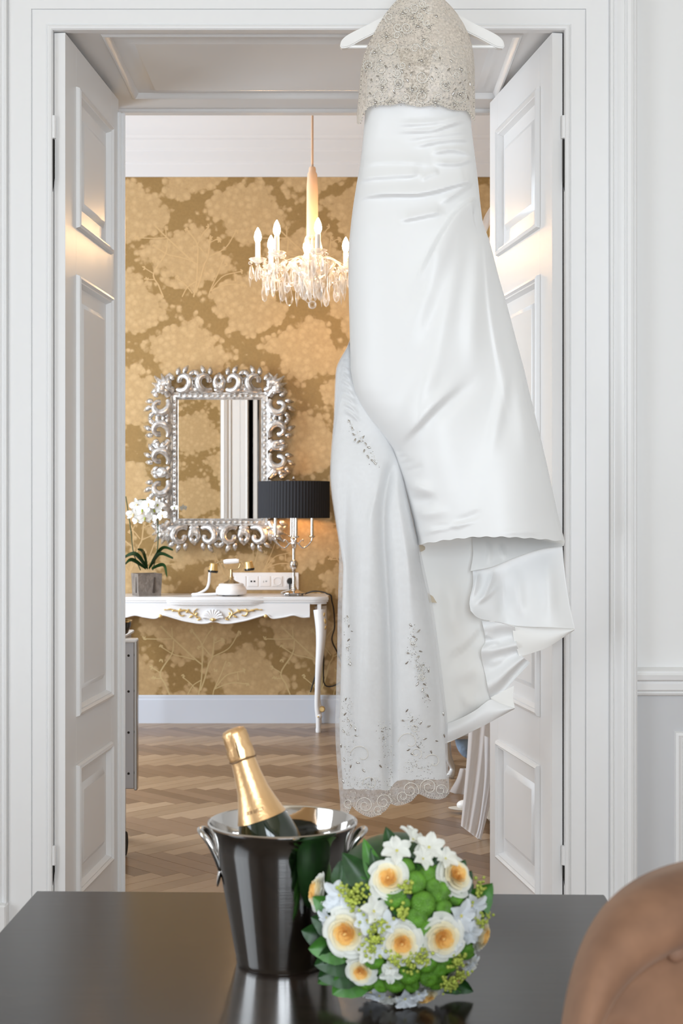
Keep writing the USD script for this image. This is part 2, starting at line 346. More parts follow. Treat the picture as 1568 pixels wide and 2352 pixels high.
leaf('door_2', .607, math.atan(.150), -1, 'white panelled right door leaf folded back into the passage', False)

# right wall: chair rail and wainscot panel moulding
struct('trim_5', sweep_profile([((XR + .205, YW, 0), (0, 0, 1), (0, -1, 0)), ((RX1, YW, 0), (0, 0, 1), (0, -1, 0))], [(.828, 0), (.832, .012), (.838, .016), (.842, .012), (.848, .020), (.866, .022), (.872, .018), (.878, .030), (.892, .034), (.897, .028), (.903, .028), (.909, .014), (.912, 0)]), 'trim_paint', label='white chair rail on the right-hand wall')
def moulding(x0, x1, z0, z1, y):
    P = [(0, 0), (.003, .009), (.010, .013), (.017, .009), (.021, .009), (.028, .004), (.030, 0)]
    pts = [(x0, z0, 1, 1), (x1, z0, -1, 1), (x1, z1, -1, -1), (x0, z1, 1, -1), (x0, z0, 1, 1)]
    return sweep_profile([((x, y, z), (a, 0, b), (0, -1, 0)) for x, z, a, b in pts], P)
struct('trim_6', moulding((1548 - 784) * YW / FPX, 1.9, .16, CAMH - (1680 - 1176) * YW / FPX, YW), 'trim_paint', label='raised white panel moulding on the grey wainscot')

# far room floor: herringbone planks, each one a part
FB = thing('floor_bedroom', 'herringbone oak parquet of the far room', kind='structure')
obj('subfloor', bx(RX0 - .4, RX1 + .2, YR - .32, YB, -.1, -.006), 'floor_front', FB)
PLW, PLL = .078, .468
planks = []
for i in range(-60, 60):
    for j in range(-9, 10):                    # zigzag rows run along x once turned by 45 degrees
        cx, cy = i * PLW + j * PLL, i * PLW - j * PLL
        planks.append((cx + PLL / 2, cy + PLW / 2, PLL / 2, PLW / 2, 'oak_plank_dim'))
        planks.append((cx + PLW / 2, cy + PLW + PLL / 2, PLW / 2, PLL / 2, 'oak_plank_sheen'))
seen, rest = [], []
c45 = math.cos(PI / 4)
for ccx, ccy, ex, ey, tone in planks:
    X, Y = (ccx + ccy) * c45, (ccy - ccx) * c45 + 7.0
    if not (-2.6 < X < 2.2 and YR - .55 < Y < YB + .3): continue
    pts = np.array([(ccx + sx * (ex - .0008), ccy + sy * (ey - .0008)) for sx, sy in ((-1, -1), (1, -1), (1, 1), (-1, 1))])
    q = np.stack([(pts[:, 0] + pts[:, 1]) * c45, (pts[:, 1] - pts[:, 0]) * c45 + 7.0], 1)
    pol = Polygon(q).intersection(sbox(RX0, YR - .31, RX1, YB - .002))
    if pol.is_empty or pol.area < 1e-4 or pol.geom_type != 'Polygon': continue
    m = prism(pol, .006 + .0006 * RNG.random(), 'z', -.006)
    a, b_ = 784 + FPX * X / Y, 1176 + FPX * CAMH / Y
    vis = 250 < a < 1160 and b_ < 2075
    (seen if vis else rest).append((Y, m, tone))
seen.sort(key=lambda t: t[0])
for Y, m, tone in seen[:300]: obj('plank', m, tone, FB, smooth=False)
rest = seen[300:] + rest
for tone in ('oak_plank_dim', 'oak_plank_sheen'): obj('parquet_border', [m for _, m, t in rest if t == tone], tone, FB, smooth=False, kind='stuff')
print('planks', len(seen), len(rest))

# ------------------------------------------------------------------ wedding dress (hangs in front of the casing)
mat('satin', {'g': ('geometry', {}), 'n': ('noise_texture', {'scale': 9.0, 'detail': 2.0}), 'b': ('bump', {'strength': .10, 'distance': .02}),
    'p': ('principled_bsdf', {'base_color': (.86, .86, .855), 'roughness': .42, 'specular_ior_level': .45, 'sheen_weight': .1})},
    [('g.position', 'n.vector'), ('n.fac', 'b.height'), ('b.normal', 'p.normal')])
pm('satin_lining', (.88, .87, .84), .55)
pm('lining_tan', (.62, .52, .38), .6)
def sheer(name, base, opac, scale, contrast=.25, rough=.6):
    mat(name, {'g': ('geometry', {}), 'v': ('noise_texture', {'scale': scale, 'detail': 3.0}), 'mr': ('map_range', {'from_min': .35, 'from_max': .65, 'to_min': opac - contrast, 'to_max': min(1, opac + contrast), 'clamp': True}),
        'd': ('principled_bsdf', {'base_color': base, 'roughness': rough}), 't': ('transparent_bsdf', {}), 'x': ('mix_closure', {})},
        [('g.position', 'v.vector'), ('v.fac', 'mr.value'), ('mr.result', 'x.fac'), ('t.BSDF', 'x.closure1'), ('d.BSDF', 'x.closure2')], 'x.closure')
sheer('lace_net', (.85, .765, .67), .66, 150, .22)
sheer('tulle', (.86, .86, .87), .30, 90, .10)
pm('bead_silver', (.50, .48, .45), .22, .75)
pm('bead_pearl', (.82, .77, .67), .2, 0)
pm('lace_thread', (.86, .83, .77), .5)
pm('hanger_white', (.86, .85, .83), .3)

YD = 3.97
def DP(px, py, off):
    Y = YD - np.asarray(off, float)
    return np.stack([(px - 784) * Y / FPX, Y + 0 * px, CAMH + (1176 - py) * Y / FPX], -1)

def crease(P, pts, amp, w, ws=None, ends=.42):
    """relief of a fold along the polyline pts; ws: sharp width on the right-hand side of the line (a pleat's lip)"""
    q = spline(pts, 24); best = np.full(P.shape[:-1], 1e9); sd = np.zeros_like(best); tt = np.zeros_like(best)
    for k in range(len(q) - 1):
        a, b = q[k], q[k + 1]; ab = b - a; L2 = ab @ ab + 1e-9
        t = np.clip(((P - a) @ ab) / L2, 0, 1); d = P - (a + t[..., None] * ab); r = np.hypot(d[..., 0], d[..., 1])
        up = r < best; best = np.where(up, r, best); sd = np.where(up, np.sign(ab[0] * d[..., 1] - ab[1] * d[..., 0]) * r, sd); tt = np.where(up, (k + t) / (len(q) - 1), tt)
    tap = np.clip(np.minimum(tt, 1 - tt) / ends, 0, 1); tap = tap * tap * (3 - 2 * tap); tap = np.maximum(tap, .0)
    prof = np.exp(-(best / w) ** 2) if ws is None else np.where(sd >= 0, np.exp(-(sd / ws) ** 2), np.exp(-(sd / w) ** 2))
    return amp * tap * prof

def rows(tab, y):
    t = np.asarray(tab, float); return np.interp(y, t[:, 0], t[:, 1]), np.interp(y, t[:, 0], t[:, 2])
def smooth_rows(tab):
    t = np.asarray(tab, float); y = np.linspace(t[0, 0], t[-1, 0], 400); L, R = rows(t, y); k = np.hanning(13); k /= k.sum()
    f = lambda a: np.convolve(np.pad(a, 6, 'edge'), k, 'valid'); return np.stack([y, f(L), f(R)], 1)

def tube_cloth(tab, off_fn, hem=None, back=.04, nv=260, nu=150, top=None):
    """closed sleeve of cloth: the front follows off_fn(px, py, s), the back lies flat behind; hem(s) is its lower edge"""
    tab = smooth_rows(tab); y0, y1 = tab[0, 0], tab[-1, 0]
    th = np.concatenate([np.linspace(PI, 0, nu), np.linspace(0, -PI, nu // 3 + 2)[1:-1]])
    v = np.linspace(0, 1, nv)[:, None]; y = y0 + (y1 - y0) * v + 0 * th[None]
    s = np.cos(th)[None] + 0 * y
    if hem is not None: y = y + (hem(s) - y1) * np.clip((v - .55) / .45, 0, 1) ** 2
    L, R = rows(tab, np.minimum(y, y1)); x = (L + R) / 2 + s * (R - L) / 2
    front = np.sin(th)[None] >= -1e-9
    o = np.where(front, off_fn(x, y, s), -back * np.sqrt(np.clip(1 - s * s, 0, 1)) - .004 + 0 * y)
    P = DP(x, y, o); n = P.shape[1]
    return P.reshape(-1, 3), grid_faces(nv, n, True)

T1 = [(232, 840, 1079), (300, 835, 1083), (370, 828, 1092), (420, 819, 1098), (470, 811, 1103), (510, 806, 1108), (560, 801, 1126), (600, 800, 1136), (640, 800, 1146), (700, 801, 1164), (780, 803, 1185), (850, 805, 1204), (895, 813, 1214), (930, 828, 1223), (965, 851, 1231), (1000, 880, 1240), (1030, 902, 1247), (1060, 913, 1254), (1100, 926, 1263), (1180, 945, 1280), (1245, 959, 1297)]
F1 = [([(905, 286), (960, 285), (1010, 280), (1075, 262)], .0045, 9, 4), ([(900, 302), (985, 300), (1030, 287), (1080, 272)], .006, 9, 4), ([(915, 322), (990, 312), (1040, 306), (1083, 300)], .0045, 9, 5),
      ([(940, 338), (1000, 326), (1050, 321), (1085, 322)], .0055, 8, 4), ([(985, 352), (1040, 345), (1090, 357)], .006, 9, 4), ([(990, 375), (1050, 376), (1092, 362)], .006, 9, 4),
      ([(820, 382), (870, 373), (930, 372), (1000, 376)], .0035, 16, 5), ([(815, 417), (850, 409), (900, 405), (940, 403), (975, 394)], .006, 24, 4), ([(962, 414), (985, 402), (1010, 393)], .004, 8, 5),
      ([(802, 466), (850, 450), (900, 446), (955, 446), (1005, 437), (1050, 424), (1078, 417), (1106, 428)], .009, 30, 4),
      ([(1004, 470), (1040, 448), (1070, 428), (1088, 420)], .006, 12, 6),
      ([(1106, 470), (1086, 462), (1064, 474), (1040, 500), (1010, 548), (985, 596), (955, 660)], .011, 34, 5), ([(914, 508), (950, 500), (985, 493), (1025, 486)], .006, 16, 4),
      ([(1060, 486), (1015, 590), (960, 720), (920, 830)], .010, 26, None), ([(1082, 480), (1050, 600), (1015, 760), (990, 860)], .008, 22, None), ([(1098, 480), (1095, 620), (1085, 760), (1090, 880)], .010, 22, None),
      ([(1108, 505), (1116, 600), (1126, 720), (1150, 860), (1180, 1000)], .006, 14, 5),
      ([(903, 1032), (950, 985), (1010, 922), (1070, 870)], .012, 20, 6), ([(905, 1026), (945, 955), (985, 860), (1015, 770)], .012, 28, None), ([(925, 1020), (1000, 950), (1060, 900), (1105, 850)], -.007, 18, None),
      ([(1150, 790), (1158, 880), (1140, 980), (1125, 1060)], .008, 14, None), ([(1180, 820), (1200, 950), (1215, 1080)], .010, 20, None),
      ([(904, 1040), (916, 1039), (930, 1034)], -.006, 4, None), ([(908, 1054), (922, 1050), (940, 1044)], -.006, 4, None), ([(913, 1070), (932, 1064), (955, 1056)], -.006, 5, None), ([(918, 1088), (950, 1078), (975, 1066)], -.005, 6, None),
      ([(925, 1108), (960, 1120), (1010, 1142)], .010, 14, None), ([(935, 1150), (970, 1150), (1010, 1140)], -.010, 14, None), ([(942, 1170), (980, 1180), (1040, 1170)], .007, 12, None),
      ([(960, 1232), (1000, 1218), (1060, 1206), (1110, 1188)], .006, 7, 4), ([(1040, 1200), (1080, 1188), (1110, 1170)], -.005, 7, None), ([(985, 1215), (1020, 1210), (1050, 1213)], -.005, 6, None), ([(1130, 1226), (1200, 1222), (1270, 1224)], .003, 5, None)]
def off1(x, y, s):
    b = np.interp(y, [232, 320, 420, 520, 700, 1000, 1245], [.095, .078, .088, .105, .12, .135, .15])
    o = b * np.clip(1 - np.abs(s) ** 2.3, 0, 1) ** (1 / 2.0)
    P = np.stack([x, y], -1); e = np.clip((1 - np.abs(s)) / .06, .15, 1)
    for i, (c, a, w, ws) in enumerate(F1): o = o + e * crease(P, c, a * (1.9 if i < 13 else 1.25), w, ws, .24 if i < 13 else .42)
    k = np.clip((y - 560) / 500, 0, 1)
    return o + .007 * k * e * np.sin(x / 34.0 + y / 260.0)
hem1 = lambda s: np.interp(s, [-1, -.6, -.2, .2, .6, 1], [1251, 1240, 1233, 1233, 1237, 1243]) + 1.2 * np.sin(s * 31)
DR = thing('wedding_dress', 'white satin halter wedding gown with beaded lace bodice and train', 'dress', W(968, 1870, YD))
obj('satin_skirt', tube_cloth(T1, off1, hem1), 'satin', DR, smooth=60, label='ruched white satin body and front skirt')

# the train's beaded panel: satin under tulle
T2 = [(772, 806, 840), (800, 795, 850), (828, 778, 858), (845, 771, 862), (870, 769, 875), (900, 768, 890), (960, 766, 905), (1030, 760, 907), (1060, 758, 917), (1100, 757, 929), (1140, 761, 938), (1180, 767, 947), (1250, 778, 962), (1300, 778, 973), (1400, 775, 995), (1500, 774, 1009), (1600, 771, 1021), (1660, 769, 1028), (1700, 770, 1027), (1750, 773, 1029), (1850, 781, 1033)]
F2 = [([(905, 1040), (880, 1180), (892, 1420), (896, 1640), (897, 1860)], -.030, 13, None), ([(870, 1090), (845, 1250), (835, 1500), (830, 1850)], .022, 34, None), ([(915, 1060), (935, 1300), (955, 1550), (965, 1850)], .026, 36, None),
      ([(905, 1045), (955, 1260), (1000, 1500), (1012, 1700), (1015, 1850)], -.010, 12, None), ([(800, 1000), (792, 1200), (800, 1500), (800, 1850)], -.012, 12, None), ([(880, 1080), (860, 1150), (838, 1230)], .008, 12, 6),
      ([(905, 1046), (915, 1150), (938, 1300), (945, 1450)], .008, 10, None)]
F2 += [([(770 + 2 * k, 822 + 17 * k), (786 + 3 * k, 826 + 18 * k), (803 + 4 * k, 842 + 19 * k)], .010, 5.5, 3.5) for k in range(8)]
def off2(x, y, s):
    base = np.interp(y, [772, 900, 1000, 1060, 1200, 1860], [-.035, -.03, -.012, .012, .03, .045])
    o = base + .045 * np.clip(1 - np.abs(s) ** 2.4, 0, 1) ** .5 * np.clip((y - 780) / 150, .3, 1)
    P = np.stack([x, y], -1); e = np.clip((1 - np.abs(s)) / .08, .1, 1)
    for c, a, w, ws in F2: o = o + e * crease(P, c, a, w, ws, (.12 if a < 0 else .3) if abs(a) > .015 else .42) 
    k = np.clip((y - 1250) / 400, 0, 1)
    return o + .012 * k * e * np.sin(x / 26.0) * np.sin((y - 1250) / 900.)
T2s = [(y, L + (10 if y > 1260 else 2), R - (6 if y > 1260 else 3)) for y, L, R in T2]
off2s = lambda x, y, s: off2(x, y, s) - .010
hem2s = lambda s: np.interp(s, [-1, -.1, -.02, .05, 1], [1812, 1815, 1800, 1792, 1790]) + 1.0 * np.sin(s * 25)
T2s[-1] = (1805, T2s[-1][1] - 4, T2s[-1][2])
obj('train_panel', tube_cloth([t for t in T2s if t[0] <= 1805], off2s, hem2s, back=.02), 'satin', DR, smooth=60, label='white satin front panel of the train')
HEM = np.array([(785, 1868), (792, 1873), (800, 1871), (808, 1851), (818, 1862), (835, 1873), (852, 1878), (870, 1873), (886, 1862), (897, 1846), (910, 1851), (925, 1849), (945, 1841), (962, 1823), (985, 1834), (1009, 1837), (1024, 1832), (1033, 1822)], float)
hem2 = lambda s: np.interp(907 + s * 126, HEM[:, 0], HEM[:, 1])
obj('tulle_overlay', tube_cloth(T2, off2, hem2, back=.006, nu=180), 'tulle', DR, smooth=60, label='sheer tulle layer ending in a scalloped hem')

# satin lining and the folded train behind the front hem
def coons(bot, top, left, right, off, nu=70, nv=70, folds=()):
    """sheet between four px polylines (top, bottom run left to right; left, right run downwards)"""
    u, v = np.linspace(0, 1, nu), np.linspace(0, 1, nv); T, B, L, R = spline(top, nu), spline(bot, nu), spline(left, nv), spline(right, nv)
    U, V = u[None, :, None], v[:, None, None]
    S = (1 - V) * T[None] + V * B[None] + (1 - U) * L[:, None] + U * R[:, None] - ((1 - U) * (1 - V) * T[0] + U * (1 - V) * T[-1] + (1 - U) * V * B[0] + U * V * B[-1])
    o = off(U[..., 0] + 0 * V[..., 0], V[..., 0] + 0 * U[..., 0], S) + 0 * S[..., 0]
    for c, a, w, ws in folds: o = o + crease(S, c, a, w, ws)
    f, n = grid_faces(nv, nu), nv * nu
    P, Q = DP(S[..., 0], S[..., 1], o).reshape(-1, 3), DP(S[..., 0], S[..., 1], o - .0016).reshape(-1, 3)
    e = np.concatenate([np.arange(nu), np.arange(1, nv) * nu + nu - 1, nv * nu - 1 - np.arange(1, nu), (nv - 2 - np.arange(0, nv - 2)) * nu])
    e2 = np.roll(e, -1); rim = np.vstack([np.stack([e, e2, e2 + n], 1), np.stack([e, e2 + n, e + n], 1)])
    return np.vstack([P, Q]), np.vstack([f, f[:, ::-1] + n, rim])
obj('train_lining', coons([(985, 1718), (1035, 1703), (1110, 1667), (1182, 1627)], [(930, 1228), (980, 1226), (1040, 1222), (1098, 1222)], [(930, 1228), (960, 1380), (975, 1550), (985, 1718)],
    [(1098, 1222), (1100, 1330), (1104, 1400), (1130, 1440), (1132, 1520), (1136, 1590), (1156, 1606), (1182, 1627)], lambda u, v, S: -.055 + .03 * v + .012 * np.sin(u * 7) * v,
    folds=[([(1010, 1515), (1055, 1490), (1090, 1455), (1112, 1420)], .010, 40, 5), ([(1030, 1580), (1070, 1545), (1110, 1520)], .010, 20, None), ([(1020, 1300), (1040, 1400), (1045, 1480)], .016, 26, None), ([(1035, 1655), (1090, 1645), (1140, 1612)], -.008, 10, None), ([(1060, 1560), (1075, 1610), (1105, 1615)], .010, 16, None)]), 'satin_lining', DR, smooth=60, label='pale lining inside the train')
obj('hem_band', coons([(1012, 1712), (1060, 1690), (1110, 1667), (1182, 1628)], [(1008, 1668), (1050, 1653), (1090, 1632), (1126, 1607), (1152, 1615), (1180, 1625)], [(1008, 1668), (1012, 1712)], [(1180, 1625), (1182, 1628)], lambda u, v, S: -.016 + .010 * np.sin(v * PI)), 'satin', DR, smooth=60, label='turned-up hem of the train')
obj('train_fold', coons([(1080, 1312), (1130, 1302), (1190, 1278), (1240, 1262), (1294, 1254)], [(1082, 1222), (1150, 1222), (1220, 1226), (1294, 1232)], [(1082, 1222), (1086, 1270), (1080, 1312)], [(1294, 1232), (1296, 1244), (1294, 1254)], lambda u, v, S: -.045 + .035 * v,
    folds=[([(1120, 1240), (1122, 1270), (1118, 1300)], .006, 8, 4), ([(1148, 1245), (1152, 1270), (1158, 1290)], .006, 8, 4)]), 'satin_lining', DR, smooth=60)
obj('train_ruffle', coons([(1080, 1403), (1100, 1420), (1150, 1430), (1190, 1438), (1260, 1441), (1320, 1444)], [(1084, 1300), (1130, 1298), (1190, 1274), (1240, 1258), (1291, 1250)], [(1084, 1300), (1086, 1340), (1078, 1380), (1080, 1403)], [(1291, 1250), (1296, 1310), (1306, 1380), (1320, 1444)],
    lambda u, v, S: -.03 + .045 * v + .018 * np.sin(u * 9 + .5) * v, folds=[([(1085, 1395), (1110, 1370), (1128, 1330), (1130, 1300)], .014, 9, 6), ([(1080, 1385), (1092, 1340), (1096, 1305)], .014, 7, None), ([(1150, 1300), (1155, 1370), (1150, 1430)], -.016, 12, None), ([(1095, 1390), (1125, 1365), (1150, 1340)], .010, 8, 4), ([(1185, 1290), (1190, 1370), (1195, 1430)], .012, 16, None), ([(1255, 1265), (1260, 1350), (1265, 1440)], .012, 18, None)]), 'satin', DR, smooth=60, label='shiny satin fold of the gathered train')
obj('train_underside', coons([(1192, 1508), (1215, 1502), (1260, 1485), (1318, 1448)], [(1176, 1434), (1220, 1440), (1270, 1440), (1318, 1443)], [(1176, 1434), (1180, 1470), (1192, 1508)], [(1318, 1443), (1319, 1446), (1318, 1448)], lambda u, v, S: -.005 + .006 * np.sin(v * PI)), 'satin_lining', DR, smooth=60)
obj('train_ruffle', coons([(1124, 1606), (1150, 1592), (1180, 1562), (1218, 1522)], [(1106, 1426), (1130, 1428), (1155, 1432), (1182, 1440)], [(1106, 1426), (1114, 1470), (1104, 1500), (1116, 1560), (1124, 1606)], [(1182, 1440), (1186, 1480), (1200, 1508), (1218, 1522)],
    lambda u, v, S: -.02 + .012 * np.sin(v * 17 + u * 2) + .02 * u, folds=[([(1108, 1490), (1130, 1480), (1150, 1478)], .010, 8, 4), ([(1110, 1455), (1120, 1462), (1150, 1470)], .008, 8, 4), ([(1118, 1530), (1140, 1520), (1170, 1510)], .008, 8, None)]), 'satin', DR, smooth=60)
obj('train_underside', coons([(1128, 1606), (1150, 1616), (1182, 1627)], [(1126, 1602), (1146, 1592), (1180, 1575)], [(1126, 1602), (1128, 1606)], [(1180, 1575), (1178, 1600), (1182, 1627)], lambda u, v, S: -.022 + .008 * v), 'satin_lining', DR, smooth=60)
obj('ribbon_loop', coons([(976, 1262), (970, 1266), (963, 1268)][::-1], [(962, 1252), (970, 1252), (976, 1256)], [(962, 1252), (963, 1268)], [(976, 1256), (976, 1262)], lambda u, v, S: -.02 + 0 * u, 6, 6), 'lining_tan', DR, label='tan hanging loop')
obj('ribbon_loop', coons([(985, 1384), (995, 1384), (1003, 1385)], [(982, 1362), (988, 1366), (994, 1370)], [(982, 1362), (985, 1384)], [(994, 1370), (1003, 1385)], lambda u, v, S: -.02 + 0 * u, 6, 6), 'lining_tan', DR)

# lace bodice
T0 = [(-34, 938, 996), (-20, 928, 1004), (-5, 916, 1016), (12, 900, 1034), (35, 882, 1053), (55, 868, 1066), (80, 856, 1077), (105, 843, 1084), (130, 834, 1088), (160, 828, 1090), (200, 825, 1090), (235, 822, 1091), (262, 819, 1091), (284, 822, 1089)]
def off0(x, y, s):
    b = np.interp(y, [-34, 20, 90, 150, 210, 284], [.035, .055, .085, .118, .116, .10])
    o = b * np.clip(1 - np.abs(s) ** 2.2, 0, 1) ** .5
    cup = np.exp(-(((x - 893) / 52) ** 2 + ((y - 170) / 62) ** 2)) + np.exp(-(((x - 1030) / 52) ** 2 + ((y - 170) / 62) ** 2))
    return o + .022 * cup * np.clip((1 - np.abs(s)) / .15, 0, 1)
def hem0(s):
    x = 956 + s * 135
    return np.interp(x, [819, 827, 834, 845, 860, 890, 915, 925, 935, 965, 990, 1004, 1012, 1030, 1050, 1072, 1082, 1092], [282, 286, 262, 246, 241, 242, 238, 232, 240, 246, 242, 234, 242, 250, 254, 254, 266, 280]) 
obj('lace_bodice', tube_cloth([t for t in T0 if t[0] <= 262], off0, lambda s: hem0(s), back=.05, nv=120, nu=120), 'lace_net', DR, smooth=60, label='sheer beige lace halter bodice with scalloped edge')
# satin cups under the lace, a sheer gap between them
def cup(top, bot, left, right): return coons(bot, top, left, right, lambda u, v, S: off0(S[..., 0], S[..., 1], (S[..., 0] - 957) / 134) - .016, 40, 40)
obj('cup', cup([(850, 120), (866, 106), (890, 104), (915, 124)], [(846, 236), (870, 236), (905, 236), (936, 234)], [(850, 120), (845, 150), (843, 200), (846, 236)], [(915, 124), (924, 165), (932, 205), (936, 234)]), 'satin', DR, smooth=60, label='satin cup under the lace')
obj('cup', cup([(992, 126), (1015, 106), (1045, 105), (1066, 118)], [(980, 234), (1010, 236), (1045, 238), (1070, 240)], [(992, 126), (986, 165), (982, 205), (980, 234)], [(1066, 118), (1072, 150), (1073, 200), (1070, 240)]), 'satin', DR, smooth=60)
obj('bodice_back', coons([(850, 250), (957, 250), (1075, 250)], [(862, 112), (957, 104), (1066, 112)], [(862, 112), (848, 180), (850, 250)], [(1066, 112), (1080, 180), (1075, 250)], lambda u, v, S: -.03 + 0 * u, 20, 20), 'lining_tan', DR, label='tan inside back of the bodice')

def on0(x, y, lift=.001): x, y = np.asarray(x, float), np.asarray(y, float); return DP(x, y, off0(x, y, np.clip((x - 957) / np.interp(y, [t[0] for t in T0], [(t[2] - t[1]) / 2 for t in T0]), -1, 1)) + lift)
def on2(x, y, lift=.001):
    x, y = np.asarray(x, float), np.asarray(y, float); t = np.array(T2); L, R = rows(t, y)
    return DP(x, y, off2(x, y, np.clip((2 * x - L - R) / (R - L), -1, 1)) + lift)
def spiral(cx, cy, r, turns=1.4, a0=0, d=1, r1=.25, n=36):
    t = np.linspace(0, 1, n); a = a0 + d * 2 * PI * turns * t; R = r * (1 - (1 - r1) * t); return cx + R * np.cos(a), cy + R * np.sin(a)
def beadrow(xs, ys, on, r, step):
    P = on(xs, ys, r * .6); d = np.r_[0, np.cumsum(np.linalg.norm(np.diff(P, axis=0), axis=1))]; t = np.arange(0, d[-1], step)
    return [sphere([np.interp(k, d, P[:, i]) for i in range(3)], r * (.8 + .4 * RNG.random()), 0) for k in t]
def sequin(x, y, a, ln, wd, on):
    c = on(x, y, .0015); b = on(x + math.cos(a), y + math.sin(a), .0015) - c; b = b / np.linalg.norm(b); n = np.array([0, -1.0, 0]); w = np.cross(b, n)
    R = np.stack([b, w, n], 1); m = sphere((0, 0, 0), 1, 1); v = m[0] * [ln / 2, wd / 2, .0012]; v[:, 1] *= 1 - .35 * v[:, 0] / (ln / 2); return v @ R.T + c, m[1]
scr = [(933, 64, 14, 1.5, .3, 1), (1016, 63, 14, 1.5, 2.8, -1), (895, 104, 26, .9, 3.3, -1), (1050, 113, 26, .9, 6.1, 1), (893, 40, 11, 1.2, 2, 1), (1042, 42, 11, 1.2, 1, -1), (969, 177, 15, 1.6, 0, 1), (914, 190, 14, 1.5, 2, -1), (1024, 194, 15, 1.5, 1, 1), (872, 218, 18, 1.1, 0, 1), (1058, 220, 18, 1.1, 3, -1), (846, 150, 13, 1.3, 2, 1), (1074, 160, 12, 1.3, 1, -1), (970, 222, 17, 1.2, .5, 1), (930, 224, 13, 1.3, 2.5, -1), (1008, 226, 13, 1.3, 1, 1), (874, 160, 14, 1.3, 3, 1), (985, 20, 12, 1.3, 1, 1), (950, 18, 12, 1.3, 2, -1)]
for k in range(40):
    y_ = RNG.uniform(8, 228); L_, R_ = rows(T0, y_); x_ = L_ + (R_ - L_) * RNG.uniform(.10, .90)
    if min(math.hypot(x_ - q[0], y_ - q[1]) for q in scr) > 18: scr.append((x_, y_, RNG.uniform(7, 12), RNG.uniform(1.0, 1.5), RNG.uniform(0, 6), 1 if k % 2 else -1))
for cx, cy, r, tn, a0, d in scr:
    x, y = spiral(cx, cy, r, tn, a0, d); obj('lace_scroll', tube(on0(x, y, .002), .0011, 5), 'lace_thread', DR, smooth=True)
bd = []
for cx, cy, r, tn, a0, d in scr: x, y = spiral(cx, cy, r + 2, tn, a0, d); bd += beadrow(x, y, on0, .0013, .0042)
ros = [(947, 41), (1002, 37), (887, 83), (1060, 92), (968, 139), (970, 209), (914, 193), (1024, 195), (878, 201), (844, 153), (974, 21), (947, 206), (897, 232), (1057, 217), (1044, 241), (960, 60), (985, 62), (973, 90), (925, 30), (1025, 25), (1060, 160), (860, 120), (1000, 235), (862, 235)]
for cx, cy in ros:
    c = [sphere(on0(cx, cy, .004), .0042, 1, (1, .6, 1))]
    for rr, k in ((6.5, 8), (11, 12)):
        for i in range(k): a = 2 * PI * i / k + rr; c.append(sphere(on0(cx + rr * math.cos(a), cy + rr * math.sin(a), .002), .0019 if rr < 8 else .0014, 0))
    bd += c[1:]; obj('rosette', c[0], 'bead_silver', DR, smooth=True)
t0 = np.array(T0)
xs = np.linspace(-1, 1, 220); ye = hem0(xs) - 2.5; bd += beadrow(956 + xs * 133, ye, on0, .0014, .0034); bd += beadrow(956 + xs * 133, ye - 7, on0, .0011, .004)
for sgn in (1, 2):
    yy = np.linspace(-30, 250, 150); xx = np.interp(yy, t0[:, 0], t0[:, sgn]) + (3 if sgn == 1 else -3); bd += beadrow(xx, yy, on0, .0016, .0040)
for k in range(1900):
    y = -25 + 270 * RNG.random() ** .8; L, R = rows(t0, y); x = L + (R - L) * (.04 + .92 * RNG.random()); bd.append(sphere(on0(x, y, .001), .0009 + .0007 * RNG.random(), 0))
k1 = [m for i, m in enumerate(bd) if i % 3]; k2 = bd[::3]
obj('beadwork', k1, 'bead_pearl', DR, smooth=True, kind='stuff'); obj('beadwork', k2, 'bead_silver', DR, smooth=True, kind='stuff')
lf = [(853, 185, 1.3), (909, 155, 1.9), (923, 163, 1.2), (1010, 134, 1.4), (1002, 158, .9), (1057, 190, -.7), (1068, 184, -.8), (1057, 161, 1.2), (1079, 193, 1.5), (886, 153, .8), (905, 211, 1.2), (1045, 205, -.9), (1040, 215, 1.9), (1066, 205, .2), (872, 140, 2.4), (867, 175, .4), (940, 150, 1.5), (944, 170, 1.8), (936, 185, 1.2), (1030, 160, 2.2), (1075, 225, 1.2), (850, 215, .9), (992, 180, 1.4), (1036, 140, .7)]
lm = [sequin(x, y, a, .013, .0055, on0) for x, y, a in lf]
for m in lm: obj('sequin_leaf', m, 'bead_silver', DR, smooth=True)
